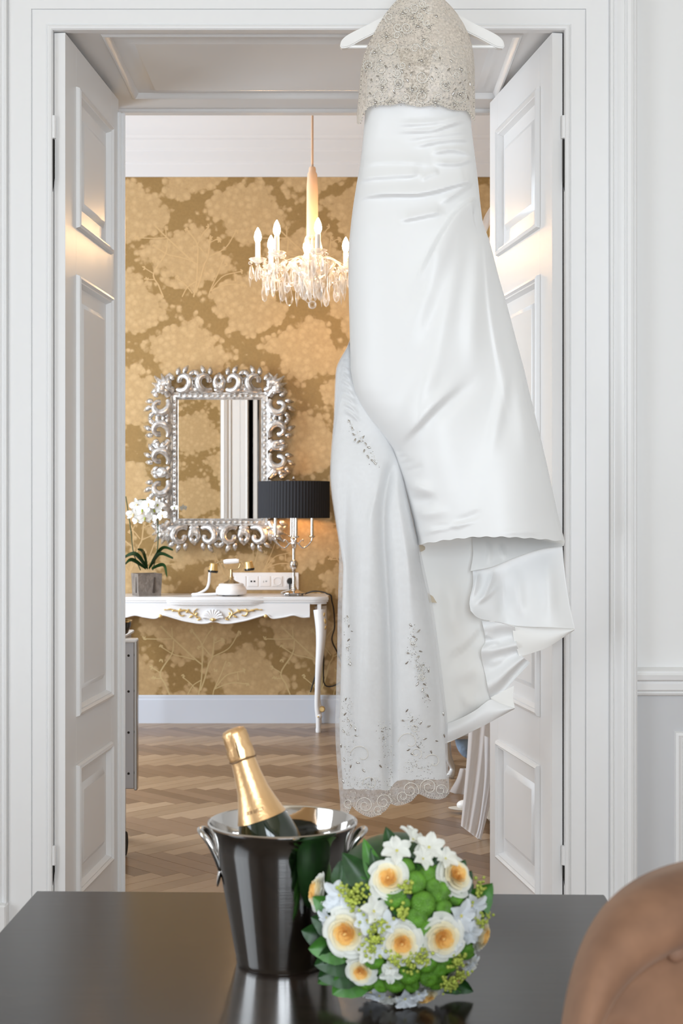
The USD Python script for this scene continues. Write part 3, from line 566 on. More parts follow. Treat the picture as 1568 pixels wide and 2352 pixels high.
# embroidery on the train panel
sq = [(802, 968, 1.0), (809, 985, 1.3), (812, 998, .6), (815, 1011, 2.0), (834, 1004, -.9), (828, 1013, .1), (822, 1016, 2.2), (840, 1020, .9), (847, 1028, .3), (836, 1036, 1.9), (845, 1049, .8), (855, 1058, .6), (861, 1064, 1.0),
      (943, 1436, .8), (962, 1449, -.8), (950, 1462, .6), (955, 1470, 2.2), (948, 1480, .3), (937, 1500, .4), (966, 1496, .3), (960, 1510, 2.2), (934, 1522, -.8), (984, 1540, 1.4), (972, 1530, 1.9), (975, 1572, .6), (958, 1572, 2.2), (982, 1598, 1.1), (970, 1585, 1.9),
      (934, 1632, 2.1), (945, 1655, 2.3), (925, 1655, .3), (954, 1668, .5), (966, 1660, 2.0), (976, 1697, -.35), (938, 1722, -.5), (947, 1732, .4), (990, 1727, 1.2), (960, 1715, .9), (1003, 1702, .3), (985, 1668, -.3),
      (798, 1418, 1.2), (808, 1450, .3), (801, 1437, 1.7), (798, 1490, .8), (804, 1525, 1.5), (800, 1470, 2.2), (794, 1605, 1.8), (792, 1640, 2.2), (800, 1655, .9), (806, 1668, 1.1), (789, 1680, .7), (816, 1675, 1.4), (818, 1690, .2), (783, 1713, 1.5), (790, 1745, 1.2), (822, 1752, .2), (835, 1770, .8), (805, 1760, 1.7), (853, 1790, 1.6), (788, 1795, 1.3), (878, 1680, .3), (880, 1695, 2.1), (874, 1760, .9), (1018, 1640, 1.4), (1020, 1690, 1.3)]
for x, y, a in sq: obj('sequin_leaf', sequin(x, y, a, .0125, .0048, on2), 'bead_silver', DR, smooth=True)
b2 = []
def cloud(pts, n, w, r=.0011):
    q = spline(pts, 40)
    for _ in range(n): p = q[RNG.integers(40)] + RNG.normal(0, w, 2); b2.append(sphere(on2(p[0], p[1], .001), r * (.7 + .6 * RNG.random()), 0))
cloud([(800, 965), (830, 1010), (862, 1066)], 60, 5); cloud([(946, 1440), (950, 1500), (966, 1550), (978, 1610)], 170, 6); cloud([(964, 1520), (970, 1560)], 90, 6); cloud([(797, 1410), (800, 1480), (803, 1530)], 50, 5)
cloud([(795, 1610), (800, 1680), (795, 1790)], 110, 8); cloud([(935, 1640), (955, 1675), (965, 1720)], 90, 7); cloud([(880, 1660), (890, 1740), (893, 1840)], 130, 7); cloud([(930, 1765), (960, 1758), (990, 1770)], 90, 8); cloud([(800, 1790), (830, 1805), (870, 1800)], 110, 8)
hx = np.linspace(790, 1030, 200); b2 += beadrow(hx, np.interp(hx, HEM[:, 0], HEM[:, 1]) - 3, on2, .0013, .003); b2 += beadrow(hx, np.interp(hx, HEM[:, 0], HEM[:, 1]) - 10, on2, .001, .004)
for cx, cy, r, tn, a0, d in [(838, 1850, 21, 1.5, 2.6, 1), (880, 1842, 19, 1.4, 0, -1), (868, 1860, 12, 1.2, 1, 1), (942, 1815, 20, 1.5, .4, -1), (925, 1830, 14, 1.3, 2, 1), (984, 1808, 20, 1.5, 2.8, 1), (1012, 1815, 15, 1.4, .5, -1), (800, 1845, 12, 1.2, 1, 1), (940, 1705, 26, .8, 3.2, 1), (830, 1735, 26, .8, 3.3, 1), (955, 1730, 14, 1.1, 1, -1), (995, 1750, 20, .8, 3.6, 1), (850, 1800, 18, 1.1, 3, 1), (948, 1478, 8, 1.2, 0, 1), (968, 1555, 9, 1.4, 0, 1), (952, 1672, 9, 1.3, 1, 1)]:
    x, y = spiral(cx, cy, r, tn, a0, d); obj('lace_scroll', tube(on2(x, y, .002), .0011, 5), 'lace_thread', DR, smooth=True); b2 += beadrow(x, y, on2, .0012, .0038)
for _ in range(260):
    x = RNG.uniform(788, 1030); b2.append(sphere(on2(x, np.interp(x, HEM[:, 0], HEM[:, 1]) - RNG.uniform(3, 48), .001), .0008 + .0008 * RNG.random(), 0))
obj('beadwork', b2[::2], 'lace_thread', DR, smooth=True, kind='stuff'); obj('beadwork', b2[1::2], 'bead_silver', DR, smooth=True, kind='stuff')

# hanger
HG = thing('clothes_hanger', 'white wooden clothes hanger holding the wedding dress', 'hanger', W(968, 110, YD))
arm = lambda px, py: (W(px, py, YD)[0], W(px, py, YD)[2])
up = [(781, 108), (785, 95), (800, 82), (835, 64), (872, 45), (915, 20), (950, 2), (969, -4)]; lo = [(969, 26), (945, 34), (905, 55), (868, 75), (830, 94), (800, 110), (785, 113)]
poly = [arm(*p) for p in spline(up, 40)] + [arm(*p) for p in spline(lo, 30)]
mir = [(2 * arm(969, 0)[0] - x, z) for x, z in poly]
shp = Polygon(poly).buffer(0).union(Polygon(mir).buffer(0)).buffer(.0006)
obj('shoulder_bar', [prism(shp, .016, 'y', YD - .008), prism(shp.buffer(-.003), .022, 'y', YD - .011)], 'hanger_white', HG, smooth=40)
obj('trouser_bar', tube([W(790, 107.5, YD), W(1148, 107.5, YD)], .0056, 12), 'hanger_white', HG)
n0 = W(969, 0, YD); obj('hook', tube(spline([n0, n0 + [0, 0, .13], n0 + [0, .01, .175], n0 + [0, .07, .205], n0 + [0, .125, .18], n0 + [0, .135, .148]], 30), .0018, 8), 'lamp_steel', HG, label='metal hook over the door casing')

# ------------------------------------------------------------------ dining table, ice bucket, bottle
def fuse(ms):
    "closed meshes united into one surface"
    out = []
    for m in ms:
        v, f = arr(m); tm = trimesh.Trimesh(v, f, process=True); tm.merge_vertices(); tm.update_faces(tm.nondegenerate_faces()); tm.remove_unreferenced_vertices()
        if tm.volume < 0: tm.invert()
        q = manifold3d.Manifold(manifold3d.Mesh(np.asarray(tm.vertices, np.float32), np.asarray(tm.faces, np.uint32)))
        if q.status() == manifold3d.Error.NoError and q.num_tri() > 0: out.append(q)
        else: print('not fused', q.status(), len(f))
    return manifold3d.Manifold.batch_boolean(out, manifold3d.OpType.Add)

mat('table_wood', {'g': ('geometry', {}), 'm': ('mapping', {'scale': (2.0, 26.0, 26.0)}), 'n': ('noise_texture', {'scale': 3.0, 'detail': 5.0}),
    'r': ('rgb_ramp', {'ramp': [(.3, (.012, .008, .006)), (.7, (.022, .014, .010))]}), 'b': ('bump', {'strength': .02, 'distance': .002}), 'p': ('principled_bsdf', {'roughness': .17, 'specular_ior_level': .38})},
    [('g.position', 'm.vector'), ('m.vector', 'n.vector'), ('n.fac', 'r.fac'), ('r.color', 'p.base_color'), ('n.fac', 'b.height'), ('b.normal', 'p.normal')])
TZ = .75
TB = thing('dining_table', 'dark wenge dining table carrying the ice bucket and bouquet', 'table', (-.04, 2.0, 0))
ta = math.radians(-1.4)
def tbl(m, o=(-.036, 2.296, 0)):
    v, f = arr(m); return v @ rz(ta).T + np.array(o), f
obj('tabletop', tbl(bx(-.456, .456, -.84, 0, TZ - .035, TZ, .0025)), 'table_wood', TB)
obj('apron', tbl(bx(-.42, .42, -.80, -.04, TZ - .11, TZ - .035, .002)), 'table_wood', TB)
for sx in (-.385, .385):
    for sy in (-.775, -.065): obj('leg', tbl(bx(sx - .035, sx + .035, sy - .035, sy + .035, 0, TZ - .04, .003)), 'table_wood', TB)

mat('bucket_steel', {'g': ('geometry', {}), 'm': ('mapping', {'scale': (3.0, 3.0, 160.0)}), 'n': ('noise_texture', {'scale': 4.0, 'detail': 2.0}), 'b': ('bump', {'strength': .02, 'distance': .002}),
    'p': ('principled_bsdf', {'base_color': (.62, .60, .58), 'metallic': 1.0, 'roughness': .055})},
    [('g.position', 'm.vector'), ('m.vector', 'n.vector'), ('n.fac', 'b.height'), ('b.normal', 'p.normal')])
BC = np.array([-.080, 1.945, TZ]); BH = .187
BK = thing('ice_bucket', 'polished steel champagne ice bucket on the dark table', 'ice bucket', BC)
prof = [(0, .004), (.050, .004), (.052, 0), (.060, 0), (.0625, .003), (.063, .008), (.0905, .158), (.0925, .168), (.096, .178), (.0995, .184), (.1015, .1875), (.1015, .1905), (.0995, .1915), (.0975, .190), (.093, .178), (.0895, .166), (.0875, .158), (.0605, .012), (.057, .008), (0, .008)]
obj('bucket_body', lathe(prof, 96, BC), 'bucket_steel', BK, smooth=40)
for s in (-1, 1):
    pts = spline([(s * .082, -.016, .128), (s * .090, -.020, .150), (s * .098, -.021, .166), (s * .107, -.016, .176), (s * .112, 0, .179), (s * .107, .016, .176), (s * .098, .021, .166), (s * .090, .020, .150), (s * .082, .016, .128)], 40)
    obj('handle', tube(BC + pts, .0040, 10), 'lamp_steel', BK, smooth=True, label='curved steel ear handle')
    obj('handle_plate', sphere(BC + [s * .0845, 0, .122], .02, 2, (.16, .95, 1.05), ry(-s * .18)), 'bucket_steel', BK, smooth=True)

pm('glass_green', (.006, .014, .004), .06, 0, specular_ior_level=.6, coat_weight=.5, coat_roughness=.03)
mat('foil_gold', {'g': ('geometry', {}), 'n': ('noise_texture', {'scale': 220.0, 'detail': 2.0}), 'b': ('bump', {'strength': .12, 'distance': .003}), 'p': ('principled_bsdf', {'base_color': (.82, .53, .27), 'metallic': .85, 'roughness': .30})},
    [('g.position', 'n.vector'), ('n.fac', 'b.height'), ('b.normal', 'p.normal')])
pm('print_brown', (.12, .06, .02), .5)
top, ax = W(536, 1678, 1.955), np.array([math.sin(.325) * .99, -.06, -math.cos(.325)]); ax /= np.linalg.norm(ax)
BR = frame(-ax)                                   # local +z runs from the base to the cork
BO = top + ax * .298
BT = thing('champagne_bottle', 'dark green champagne bottle with gold foil leaning in the steel ice bucket', 'bottle', BO)
def bt(m): return tf(m, BR, BO)
obj('glass_body', bt(lathe([(0, .012), (.03, .006), (.040, 0), (.0435, .006), (.044, .02), (.044, .118), (.0435, .130), (.0415, .146), (.037, .163), (.031, .180), (.0255, .196), (.0205, .214), (.0175, .236), (.0155, .262), (0, .262)], 48)), 'glass_green', BT, smooth=40)
rp = RNG.random(60)
crk = lambda r, a, z: r * (1 + .035 * np.sin(a * 13 + z * 300) * (z > .262) + .02 * np.sin(a * 29 + z * 90) * (z > .258))
ff = [(.0345, .1745), (.0322, .180), (.0268, .196), (.0217, .214), (.0186, .236), (.0168, .256), (.0166, .262)]
obj('foil_neck', bt(lathe(ff, 64)), 'foil_gold', BT, smooth=True, label='gold foil neck wrap')
obj('foil_cap', bt(lathe([(.0164, .256), (.0182, .257), (.0186, .262), (.0180, .270), (.0172, .278), (.0172, .286), (.0168, .294), (.0145, .299), (.008, .301), (0, .3015)], 72, fn=crk)), 'foil_gold', BT, smooth=True, label='crinkled gold foil over the cork')
obj('wire_cage', bt(tube([(.0186 * math.cos(a), .0186 * math.sin(a), .2575 + .001 * math.sin(3 * a)) for a in np.linspace(0, 2 * PI, 40)], .0009, 6)), 'print_brown', BT)
lt = BR.T @ np.array([0, -1.0, 0]); a0 = math.atan2(lt[1], lt[0]) - .1
tv, tfc = arr(meshkit.text_mesh('IER BRUT', .0042, .0003)); wdt = tv[:, 0].max()
rr = np.interp(.1865 + tv[:, 1], [.1745, .180, .196], [.0345, .0322, .0268]) + .0002 + tv[:, 2]
th = a0 + (tv[:, 0] - wdt / 2) / .030
sg = 1 if (BR @ [-math.sin(a0), math.cos(a0), 0])[0] > 0 else -1
th = a0 + sg * (tv[:, 0] - wdt / 2) / .030
obj('foil_lettering', bt((np.stack([rr * np.cos(th), rr * np.sin(th), .1865 + tv[:, 1]], 1), tfc)), 'print_brown', BT, smooth=False, kind='stuff', label='small dark lettering at the foot of the foil')
obj('foil_tear', bt(tube(spline([(.0190 * math.cos(a0 + .1), .0190 * math.sin(a0 + .1), .283), (.0190 * math.cos(a0 + .05), .0190 * math.sin(a0 + .05), .272), (.0186 * math.cos(a0 + .05), .0186 * math.sin(a0 + .05), .262)], 8), .0008, 6)), 'gap_dark', BT, label='dark slit in the foil')

# ------------------------------------------------------------------ bouquet
def petal_mat(name, c, tr=.38):
    mat(name, {'d': ('principled_bsdf', {'base_color': c, 'roughness': .6, 'specular_ior_level': .25}), 't': ('translucent_bsdf', {'color': c}), 'x': ('mix_closure', {'fac': tr})}, [('d.BSDF', 'x.closure1'), ('t.BSDF', 'x.closure2')], 'x.closure')
petal_mat('petal_white', (.88, .88, .82)); petal_mat('petal_cream', (.92, .86, .66)); petal_mat('petal_apricot', (.96, .66, .24)); petal_mat('petal_peach', (.95, .82, .52)); petal_mat('petal_cool', (.83, .86, .89))
pm('button_green', (.085, .225, .012), .55, vary=(90, .35))
pm('filler_green', (.36, .42, .06), .55, vary=(120, .3))
pm('leaf_dark', (.014, .055, .010), .45, vary=(40, .4))
pm('leaf_mid', (.05, .17, .022), .45, vary=(40, .35))
pm('stamen', (.55, .50, .12), .6)
FC, FR = np.array([.0725, 1.80, .862]), .104
BQ = thing('bridal_bouquet', 'round bridal bouquet of cream roses, green button mums and white blooms on the table', 'bouquet', FC * [1, 1, 0] + [0, 0, TZ])
def on_ball(px, py, lift=0.0):
    d = np.array([(px - 915) / 203, 0, -(py - 2085) / 205]); q = np.hypot(d[0], d[2])
    if q > .985: d = d / q * .985
    d[1] = -math.sqrt(max(1 - d[0] ** 2 - d[2] ** 2, 0)); p = FC + d * (FR + lift); return p, d
def petal(rho, h0, h1, phi, half, tip=.0, nu=11, nv=7, cup=1.0, wav=0.0, spir=0.0):
    """piece of a cup-shaped rosette: radius runs to rho while the height runs h0..h1"""
    v, u = np.meshgrid(np.linspace(0, 1, nv), np.linspace(-1, 1, nu), indexing='ij')
    wd = half * np.sin(np.clip(.18 + .82 * v, 0, 1) * PI * .78) ** .6
    a = phi + u * wd; r = rho * (.12 + .88 * v ** .55) * (1 - .06 * np.abs(u) ** 2) * (1 + spir * u) + tip * np.clip(v - .7, 0, 1) / .3
    z = h0 + (h1 - h0) * v ** (1.5 * cup) * (1 - .16 * np.abs(u) ** 3) - tip * .8 * np.clip(v - .75, 0, 1) / .25 + wav * np.sin(u * 5 + phi * 3) * v
    return np.stack([r * np.cos(a), r * np.sin(a), z], -1).reshape(-1, 3), grid_faces(nv, nu)
def rose(px, py, r, look=.55, lay=6, lift=.004):
    r = r / 1828.0; c, n = on_ball(px, py, lift); n = n * (1 - look) + np.array([0, -1.0, .12]) * look; R = frame(n); ph = RNG.random() * 6
    put = lambda m: tf(m, R, c)
    core = put(lathe([(0, -.3 * r), (.09 * r, -.2 * r), (.10 * r, .1 * r), (.08 * r, .34 * r), (.03 * r, .36 * r), (0, .33 * r)], 12, fn=lambda q, a, z: q * (1 + .18 * np.sin(2 * a + z * 90))))
    p = obj('rose', core, 'petal_apricot', BQ, smooth=True)
    L = [(.15, 2, 'petal_apricot'), (.22, 3, 'petal_apricot'), (.34, 4, 'petal_apricot'), (.41, 4, 'petal_apricot'), (.49, 4, 'petal_peach'), (.58, 5, 'petal_cream'), (.69, 5, 'petal_cream'), (.82, 5, 'petal_white'), (.97, 6, 'petal_white')]
    for k, (ro, n_, mt) in enumerate(L):
        zt = .44 * (1 - ro ** 2.0); tp = .02 if ro < .4 else .22 * (ro - .33)
        for i in range(n_):
            m = petal(ro * r * (.95 + .1 * RNG.random()), (zt - .34 - .1 * ro) * r, zt * r * (.95 + .1 * RNG.random()), ph + k * 1.1 + 2 * PI * i / n_ + RNG.normal(0, .08), 4.6 / n_ * (1.0 if n_ > 3 else .85), tp * r, wav=.02 * r, cup=.8, spir=.20 if ro < .6 else .12)
            obj('petal', put(m), mt, p, smooth=True)
for a in [(790, 2096, 52), (913, 2106, 43), (1004, 2100, 47), (823, 2186, 33)]: rose(*a)
for a in [(884, 1972, 42, .25), (1037, 1975, 44, .15), (1104, 2134, 38, .10), (1052, 2238, 36, .30), (972, 2268, 36, .2), (702, 2030, 40, .05)]: rose(*a)
fib = np.array([[math.sqrt(1 - z * z) * math.cos(i * 2.399963), math.sqrt(1 - z * z) * math.sin(i * 2.399963), z] for i, z in enumerate(1 - 2 * (np.arange(230) + .5) / 230)])
from scipy.spatial import cKDTree
kt, ico = cKDTree(fib), trimesh.creation.icosphere(4)
dd, _ = kt.query(ico.vertices); bmp = 1 + .26 * np.clip(1 - dd / .085, 0, 1) - .12
dim = 1 - .34 * np.exp(-((1 - ico.vertices[:, 2]) / .10)) 
MUM = (ico.vertices * (bmp * dim)[:, None] * [1, 1, .72], ico.faces)
for px, py, r in [(925, 1943, 20), (897, 2004, 26), (947, 1974, 25), (965, 2022, 28), (979, 1960, 20), (1008, 2000, 25), (950, 2053, 24), (1016, 2037, 20), (968, 2078, 18), (1003, 1955, 13), (990, 1985, 18), (1050, 2020, 18), (846, 2160, 24), (932, 2200, 26), (975, 2166, 26), (982, 2216, 24), (1030, 2180, 25), (898, 2228, 25), (830, 2240, 22), (866, 2245, 18), (1004, 2240, 23), (880, 2190, 22), (1075, 2165, 22), (1086, 2176, 20), (927, 2160, 18), (775, 2162, 15), (798, 2205, 14), (1008, 2195, 20), (940, 2240, 18), (920, 2020, 14), (1076, 2000, 18), (955, 2120, 14)]:
    c, n = on_ball(px, py, -.004); n = n * .6 + np.array([0, -.4, .05]); obj('button_mum', tf(MUM, frame(n) @ rz(RNG.random() * 6), c, r / 1828.0), 'button_green', BQ, smooth=True)
def bloom(px, py, r, look=.4, mt='petal_white', n_=6, lift=.006):
    r = r / 1828.0; c, n = on_ball(px, py, lift); n = n * (1 - look) + np.array([0, -1.0, .1]) * look + RNG.normal(0, .22, 3); R = frame(n) @ rz(RNG.random() * 6); cen = sphere(c, r * .12, 1)
    p = obj('white_bloom', cen, 'stamen', BQ, smooth=True)
    for i in range(n_):
        v, u = np.meshgrid(np.linspace(0, 1, 8), np.linspace(-1, 1, 7), indexing='ij'); w = .36 * r * np.sin(np.clip(v, 0, .97) * PI * .94 + .1) ** .8
        L = r * (.9 + .2 * RNG.random()); up = .30 + .35 * RNG.random()
        q = np.stack([v * L, u * w, r * (up * v - .75 * up * v ** 2.6) + .16 * r * u ** 2 * v + .03 * r * np.sin(u * 6 + i)], -1).reshape(-1, 3)
        obj('petal', tf((q, grid_faces(8, 7)), R @ rz(2 * PI * i / n_ + RNG.normal(0, .12)), c), mt, p, smooth=True)
for a in [(905, 1925, 36), (940, 1908, 38), (975, 1922, 34), (960, 1940, 26), (1010, 1945, 28)]: bloom(*a, .1, 'petal_white', 6, .010)
for a in [(775, 2018, 38), (760, 2040, 24), (850, 2040, 36), (835, 2060, 30), (880, 2062, 26), (1048, 2060, 38), (1075, 2045, 36), (1068, 2098, 34), (1085, 2080, 26), (840, 2130, 30), (870, 2120, 24), (890, 2182, 26), (888, 2168, 18), (846, 2278, 28), (868, 2282, 26), (890, 2268, 28), (925, 2272, 30), (955, 2250, 22), (1010, 2270, 24), (1088, 2222, 34), (1095, 2245, 28), (1078, 2200, 24), (1050, 2270, 24), (1025, 2110, 24), (955, 2140, 26), (745, 2075, 24)]: bloom(*a, .35, 'petal_cool' if RNG.random() < .55 else 'petal_white', 5 if RNG.random() < .4 else 6, .004)
for px, py, r in [(820, 2005, 26), (815, 2025, 22), (850, 2092, 28), (852, 2115, 24), (952, 2135, 28), (935, 2150, 22), (1086, 2020, 20), (915, 2036, 18), (1032, 2152, 20), (1092, 2085, 22), (1042, 2208, 24), (1015, 2215, 18), (925, 1990, 14), (866, 2065, 20), (795, 2010, 16), (900, 2136, 18), (1035, 2255, 16)]:
    fm = []
    for _ in range(34):
        q = RNG.normal(0, .45, 2) * r; c, n = on_ball(px + q[0], py + q[1], .006 + .008 * RNG.random()); fm.append(sphere(c, .0016 + .0012 * RNG.random(), 0))
    obj('filler_sprig', fm, 'filler_green', BQ, smooth=True, kind='stuff')
def leafm(base, tip, wd, n, fold=.25, droop=.0, nv=14):
    base, tip = np.asarray(base, float), np.asarray(tip, float); d = tip - base; L = np.linalg.norm(d); d /= L; n = np.asarray(n, float); n = n - (n @ d) * d; n /= np.linalg.norm(n); s = np.cross(n, d)
    v, u = np.meshgrid(np.linspace(0, 1, nv), np.linspace(-1, 1, 7), indexing='ij'); w = wd / 2 * np.sin(PI * np.clip(v, .0, 1) ** .8) ** .85
    P = base + (v * L)[..., None] * d + (u * w)[..., None] * s + ((-fold * wd * (1 - np.abs(u)) * np.sin(PI * v)) - droop * L * v ** 2 + .02 * wd * np.sin(v * 30) * np.abs(u))[..., None] * n
    return P.reshape(-1, 3), grid_faces(nv, 7)
lv = [((790, 2150), (706, 2182), 56), ((800, 2170), (720, 2220), 60), ((810, 2200), (728, 2250), 66), ((825, 2220), (762, 2288), 60), ((770, 2120), (712, 2108), 48), ((760, 2150), (690, 2140), 60), ((750, 2080), (716, 2060), 40), ((840, 2230), (800, 2275), 44), ((845, 2000), (785, 1958), 44), ((860, 1990), (834, 1925), 30), ((868, 1995), (850, 1945), 22), ((905, 1925), (886, 1898), 30), ((1085, 2090), (1134, 2030), 56), ((1090, 2060), (1126, 2048), 40), ((1010, 2270), (1088, 2290), 44), ((1000, 2280), (1060, 2296), 30), ((1050, 2025), (1085, 2000), 40), ((1080, 2080), (1118, 2100), 40), ((830, 2170), (800, 2140), 30), ((745, 2010), (780, 1975), 30), ((1040, 2000), (1070, 1975), 36), ((770, 2240), (728, 2262), 40)]
for k, (b, t, w) in enumerate(lv):
    pb_, nb = on_ball(*b, -.012); Yt = pb_[1] + .012; tp = W(t[0], t[1], max(Yt, 1.70)); tp[2] = max(tp[2], TZ + .006); obj('leaf', leafm(pb_, tp, 1.35 * w / 1828.0, nb + np.array([0, -.9, .2]), .22, .05), 'leaf_dark' if k % 3 else 'leaf_mid', BQ, smooth=60)
for k in range(70):
    a = 2 * PI * RNG.random(); q = .25 + .72 * math.sqrt(RNG.random()); px, py = 915 + 200 * q * math.cos(a), 2085 + 196 * q * math.sin(a); c, n = on_ball(px, py, -.016)
    d = RNG.normal(0, 1, 3); d -= (d @ n) * n; d /= np.linalg.norm(d); tp = c + d * .03 + n * .008
    if tp[2] > TZ + .004: obj('leaf', leafm(c, tp, .017, n, .2), 'leaf_dark' if k % 2 else 'leaf_mid', BQ, smooth=60)
obj('foliage_core', sphere(FC + [0, .004, 0], .093, 3, (1, .95, 1)), 'leaf_dark', BQ, smooth=True)
obj('stem_bundle', tube(spline([FC + [0, .05, -.01], FC + [.01, .12, -.05], FC + [.02, .20, -.085]], 10), [.022, .018, .02], 14), 'leaf_mid', BQ, smooth=True)

# ------------------------------------------------------------------ tufted chair in the foreground
mat('velvet_brown', {'g': ('geometry', {}), 'n': ('noise_texture', {'scale': 14.0, 'detail': 4.0}), 'r': ('rgb_ramp', {'ramp': [(.3, (.13, .062, .032)), (.7, (.24, .122, .066))]}),
    'p': ('principled_bsdf', {'roughness': .8, 'sheen_weight': .15, 'sheen_roughness': .4, 'sheen_tint': (.9, .7, .55)})}, [('g.position', 'n.vector'), ('n.fac', 'r.fac'), ('r.color', 'p.base_color')])
pm('button_brown', (.16, .08, .045), .7)
pm('wood_dark', (.03, .018, .012), .4)
CH = thing('tufted_chair', 'brown velvet button-tufted chair with a rounded back, in front of the table', 'chair', (.47, 1.25, 0))
cx0, cz0, hw, ctop = .478, .62, .300, 1.044
tt = PI / 2 - PI / 2 * np.sign(np.linspace(1, -1, 90)) * np.abs(np.linspace(1, -1, 90)) ** 1.0
def arch(q):
    "outline of the back, shrunk by q"
    w, h = (hw - q), (ctop - cz0 - q); w, h = (hw - .36 * q if q < .08 else hw - .0288 - (q - .08)), (ctop - cz0 - (1.35 * q if q < .08 else .108 + (q - .08) * .9)); return np.stack([cx0 - w * np.sign(np.cos(tt)) * np.abs(np.cos(tt)) ** .34, cz0 + h * np.abs(np.sin(tt)) ** .34], 1)
qs = [0, .004, .012, .024, .036, .044, .050, .054, .060, .075, .10, .13, .16, .19, .22, .25, .295]
lift = [.0, .020, .034, .042, .036, .020, .004, .000, .012, .028, .036, .036, .036, .036, .036, .036, .036]
V = []
tufts = [(x, z) for r_, z in enumerate((.972, .887, .802, .717)) for x in (np.arange(-3, 6) * .105 + .294 + (.0525 if r_ % 2 else 0))]
tk = cKDTree(np.array(tufts))
for q, l in zip(qs, lift):
    a = arch(q); d, _ = tk.query(a)
    k2 = np.clip((q - .055) / .02, 0, 1); y = 1.315 - l + k2 * .040 * np.exp(-(d / .030) ** 2) - .14 * np.clip(np.abs(a[:, 0] - cx0) / hw, 0, 1) ** 2.2
    if q > .055:
        for (tx, tz) in tufts:
            for s in (-1, 1):
                seg = np.array([tx, tz]), np.array([tx + s * .0525, tz - .085]); ab = seg[1] - seg[0]; t_ = np.clip(((a - seg[0]) @ ab) / (ab @ ab), 0, 1); dd_ = np.linalg.norm(a - (seg[0] + t_[:, None] * ab), axis=1)
                y += k2 * .011 * np.exp(-(dd_ / .012) ** 2)
    V.append(np.stack([a[:, 0], y, a[:, 1]], 1))
back = np.stack([arch(0)[:, 0], 1.315 + .03 - .14 * np.clip(np.abs(arch(0)[:, 0] - cx0) / hw, 0, 1) ** 2.2, arch(0)[:, 1]], 1)
b2_ = np.stack([arch(.02)[:, 0], 1.315 + .055 - .14 * np.clip(np.abs(arch(.02)[:, 0] - cx0) / hw, 0, 1) ** 2.2, arch(.02)[:, 1]], 1)
b3_ = np.stack([arch(.28)[:, 0], 1.315 + .06 - .14 * np.clip(np.abs(arch(.28)[:, 0] - cx0) / hw, 0, 1) ** 2.2, arch(.28)[:, 1]], 1)
V = [b3_, b2_, back] + V
obj('backrest', (np.vstack(V), grid_faces(len(V), 90)), 'velvet_brown', CH, smooth=True, label='deep-buttoned velvet back with rolled border')
for x, z in tufts:
    if abs(x - cx0) < .22 and z < .99: obj('tuft_button', sphere((x, 1.307 - .14 * (abs(x - cx0) / hw) ** 2.2, z), .0085, 1, (1, .5, 1)), 'button_brown', CH, smooth=True)
obj('seat', bx(.225, .725, .80, 1.33, .36, .50, .03), 'velvet_brown', CH, smooth=60)
obj('lower_back', bx(.225, .725, 1.20, 1.36, .36, .68, .03), 'velvet_brown', CH, smooth=60)
for x in (.26, .69):
    for y in (.84, 1.30): obj('leg', tube([(x, y, .37), (x, y, 0)], [.022, .014], 12), 'wood_dark', CH, smooth=40)

# ------------------------------------------------------------------ far room: printed branches on the wallpaper
BRA = [[(530, 1112), (550, 1010), (555, 900), (555, 770), (485, 670)], [(555, 770), (590, 700), (630, 650)], [(550, 900), (500, 860), (350, 720), (270, 640)], [(350, 725), (345, 650)], [(350, 725), (250, 728), (150, 725)],
       [(500, 870), (430, 850), (360, 835), (270, 780)], [(358, 740), (345, 830), (265, 960), (300, 1040), (330, 1115)], [(545, 1080), (570, 1010), (600, 900), (625, 850), (640, 720)], [(625, 850), (740, 790), (810, 680)], [(610, 840), (560, 780), (530, 790)],
       [(640, 755), (700, 725)], [(630, 1112), (640, 1070), (690, 960), (720, 880)], [(640, 1075), (690, 1010), (740, 970), (850, 945)], [(640, 1075), (720, 1040), (790, 1030), (870, 1040)], [(455, 1112), (490, 1050), (550, 1010)], [(520, 1090), (480, 1040), (420, 990)], [(800, 960), (805, 1010)], [(265, 960), (200, 920)], [(270, 1000), (220, 1000)]]
BLO = [(485, 670), (630, 650), (150, 725), (270, 780), (640, 725), (700, 725), (810, 685), (740, 900), (650, 940), (850, 945), (870, 1035), (420, 985), (200, 925), (220, 1000), (270, 880), (535, 790), (700, 740)]
def branches(x0, z0, k=1.0):
    q = 1 / (3.015 * 356.0)
    T = lambda p: (x0 + (p[0] - 560) * q * k, z0 + (1112 - p[1]) * q * k)
    g = [LineString([T(p) for p in spline(b, 16)]).buffer(.0045 if i in (0, 2, 6, 7) else .0032, quad_segs=2) for i, b in enumerate(BRA)]
    for bx_, by_ in BLO:
        for a in (0.3, 1.5, 2.6):
            c = shapely.Point(0, 0).buffer(.011, quad_segs=3); c = shapely.affinity.rotate(shapely.affinity.scale(c, 1, .45), math.degrees(a) + bx_); c = shapely.affinity.translate(c, *(np.array(T((bx_, by_))) + .008 * np.array([math.cos(a + bx_), math.sin(a + bx_)]))); g.append(c)
    u = shapely.union_all(g).simplify(.0008).intersection(sbox(-3, .181, 3.1, 3.51))
    return prism(u, .0006, 'y', YB - .0006)
import shapely.affinity
X0 = (280 + 560 / 3.015 - 784) / 356.0
for k in range(-2, 4):
    for dx, z0, sc in ((0, .182, 1.0), (.33, .96, .9), (-.03, 2.75, 1.05)):
        if z0 < .9 or k in (-1, 0, 1): obj('printed_branch', branches(X0 + dx + k * .778, z0, sc), 'branch_print' if z0 < .5 else 'branch_print_soft', WB, smooth=False, kind='stuff')

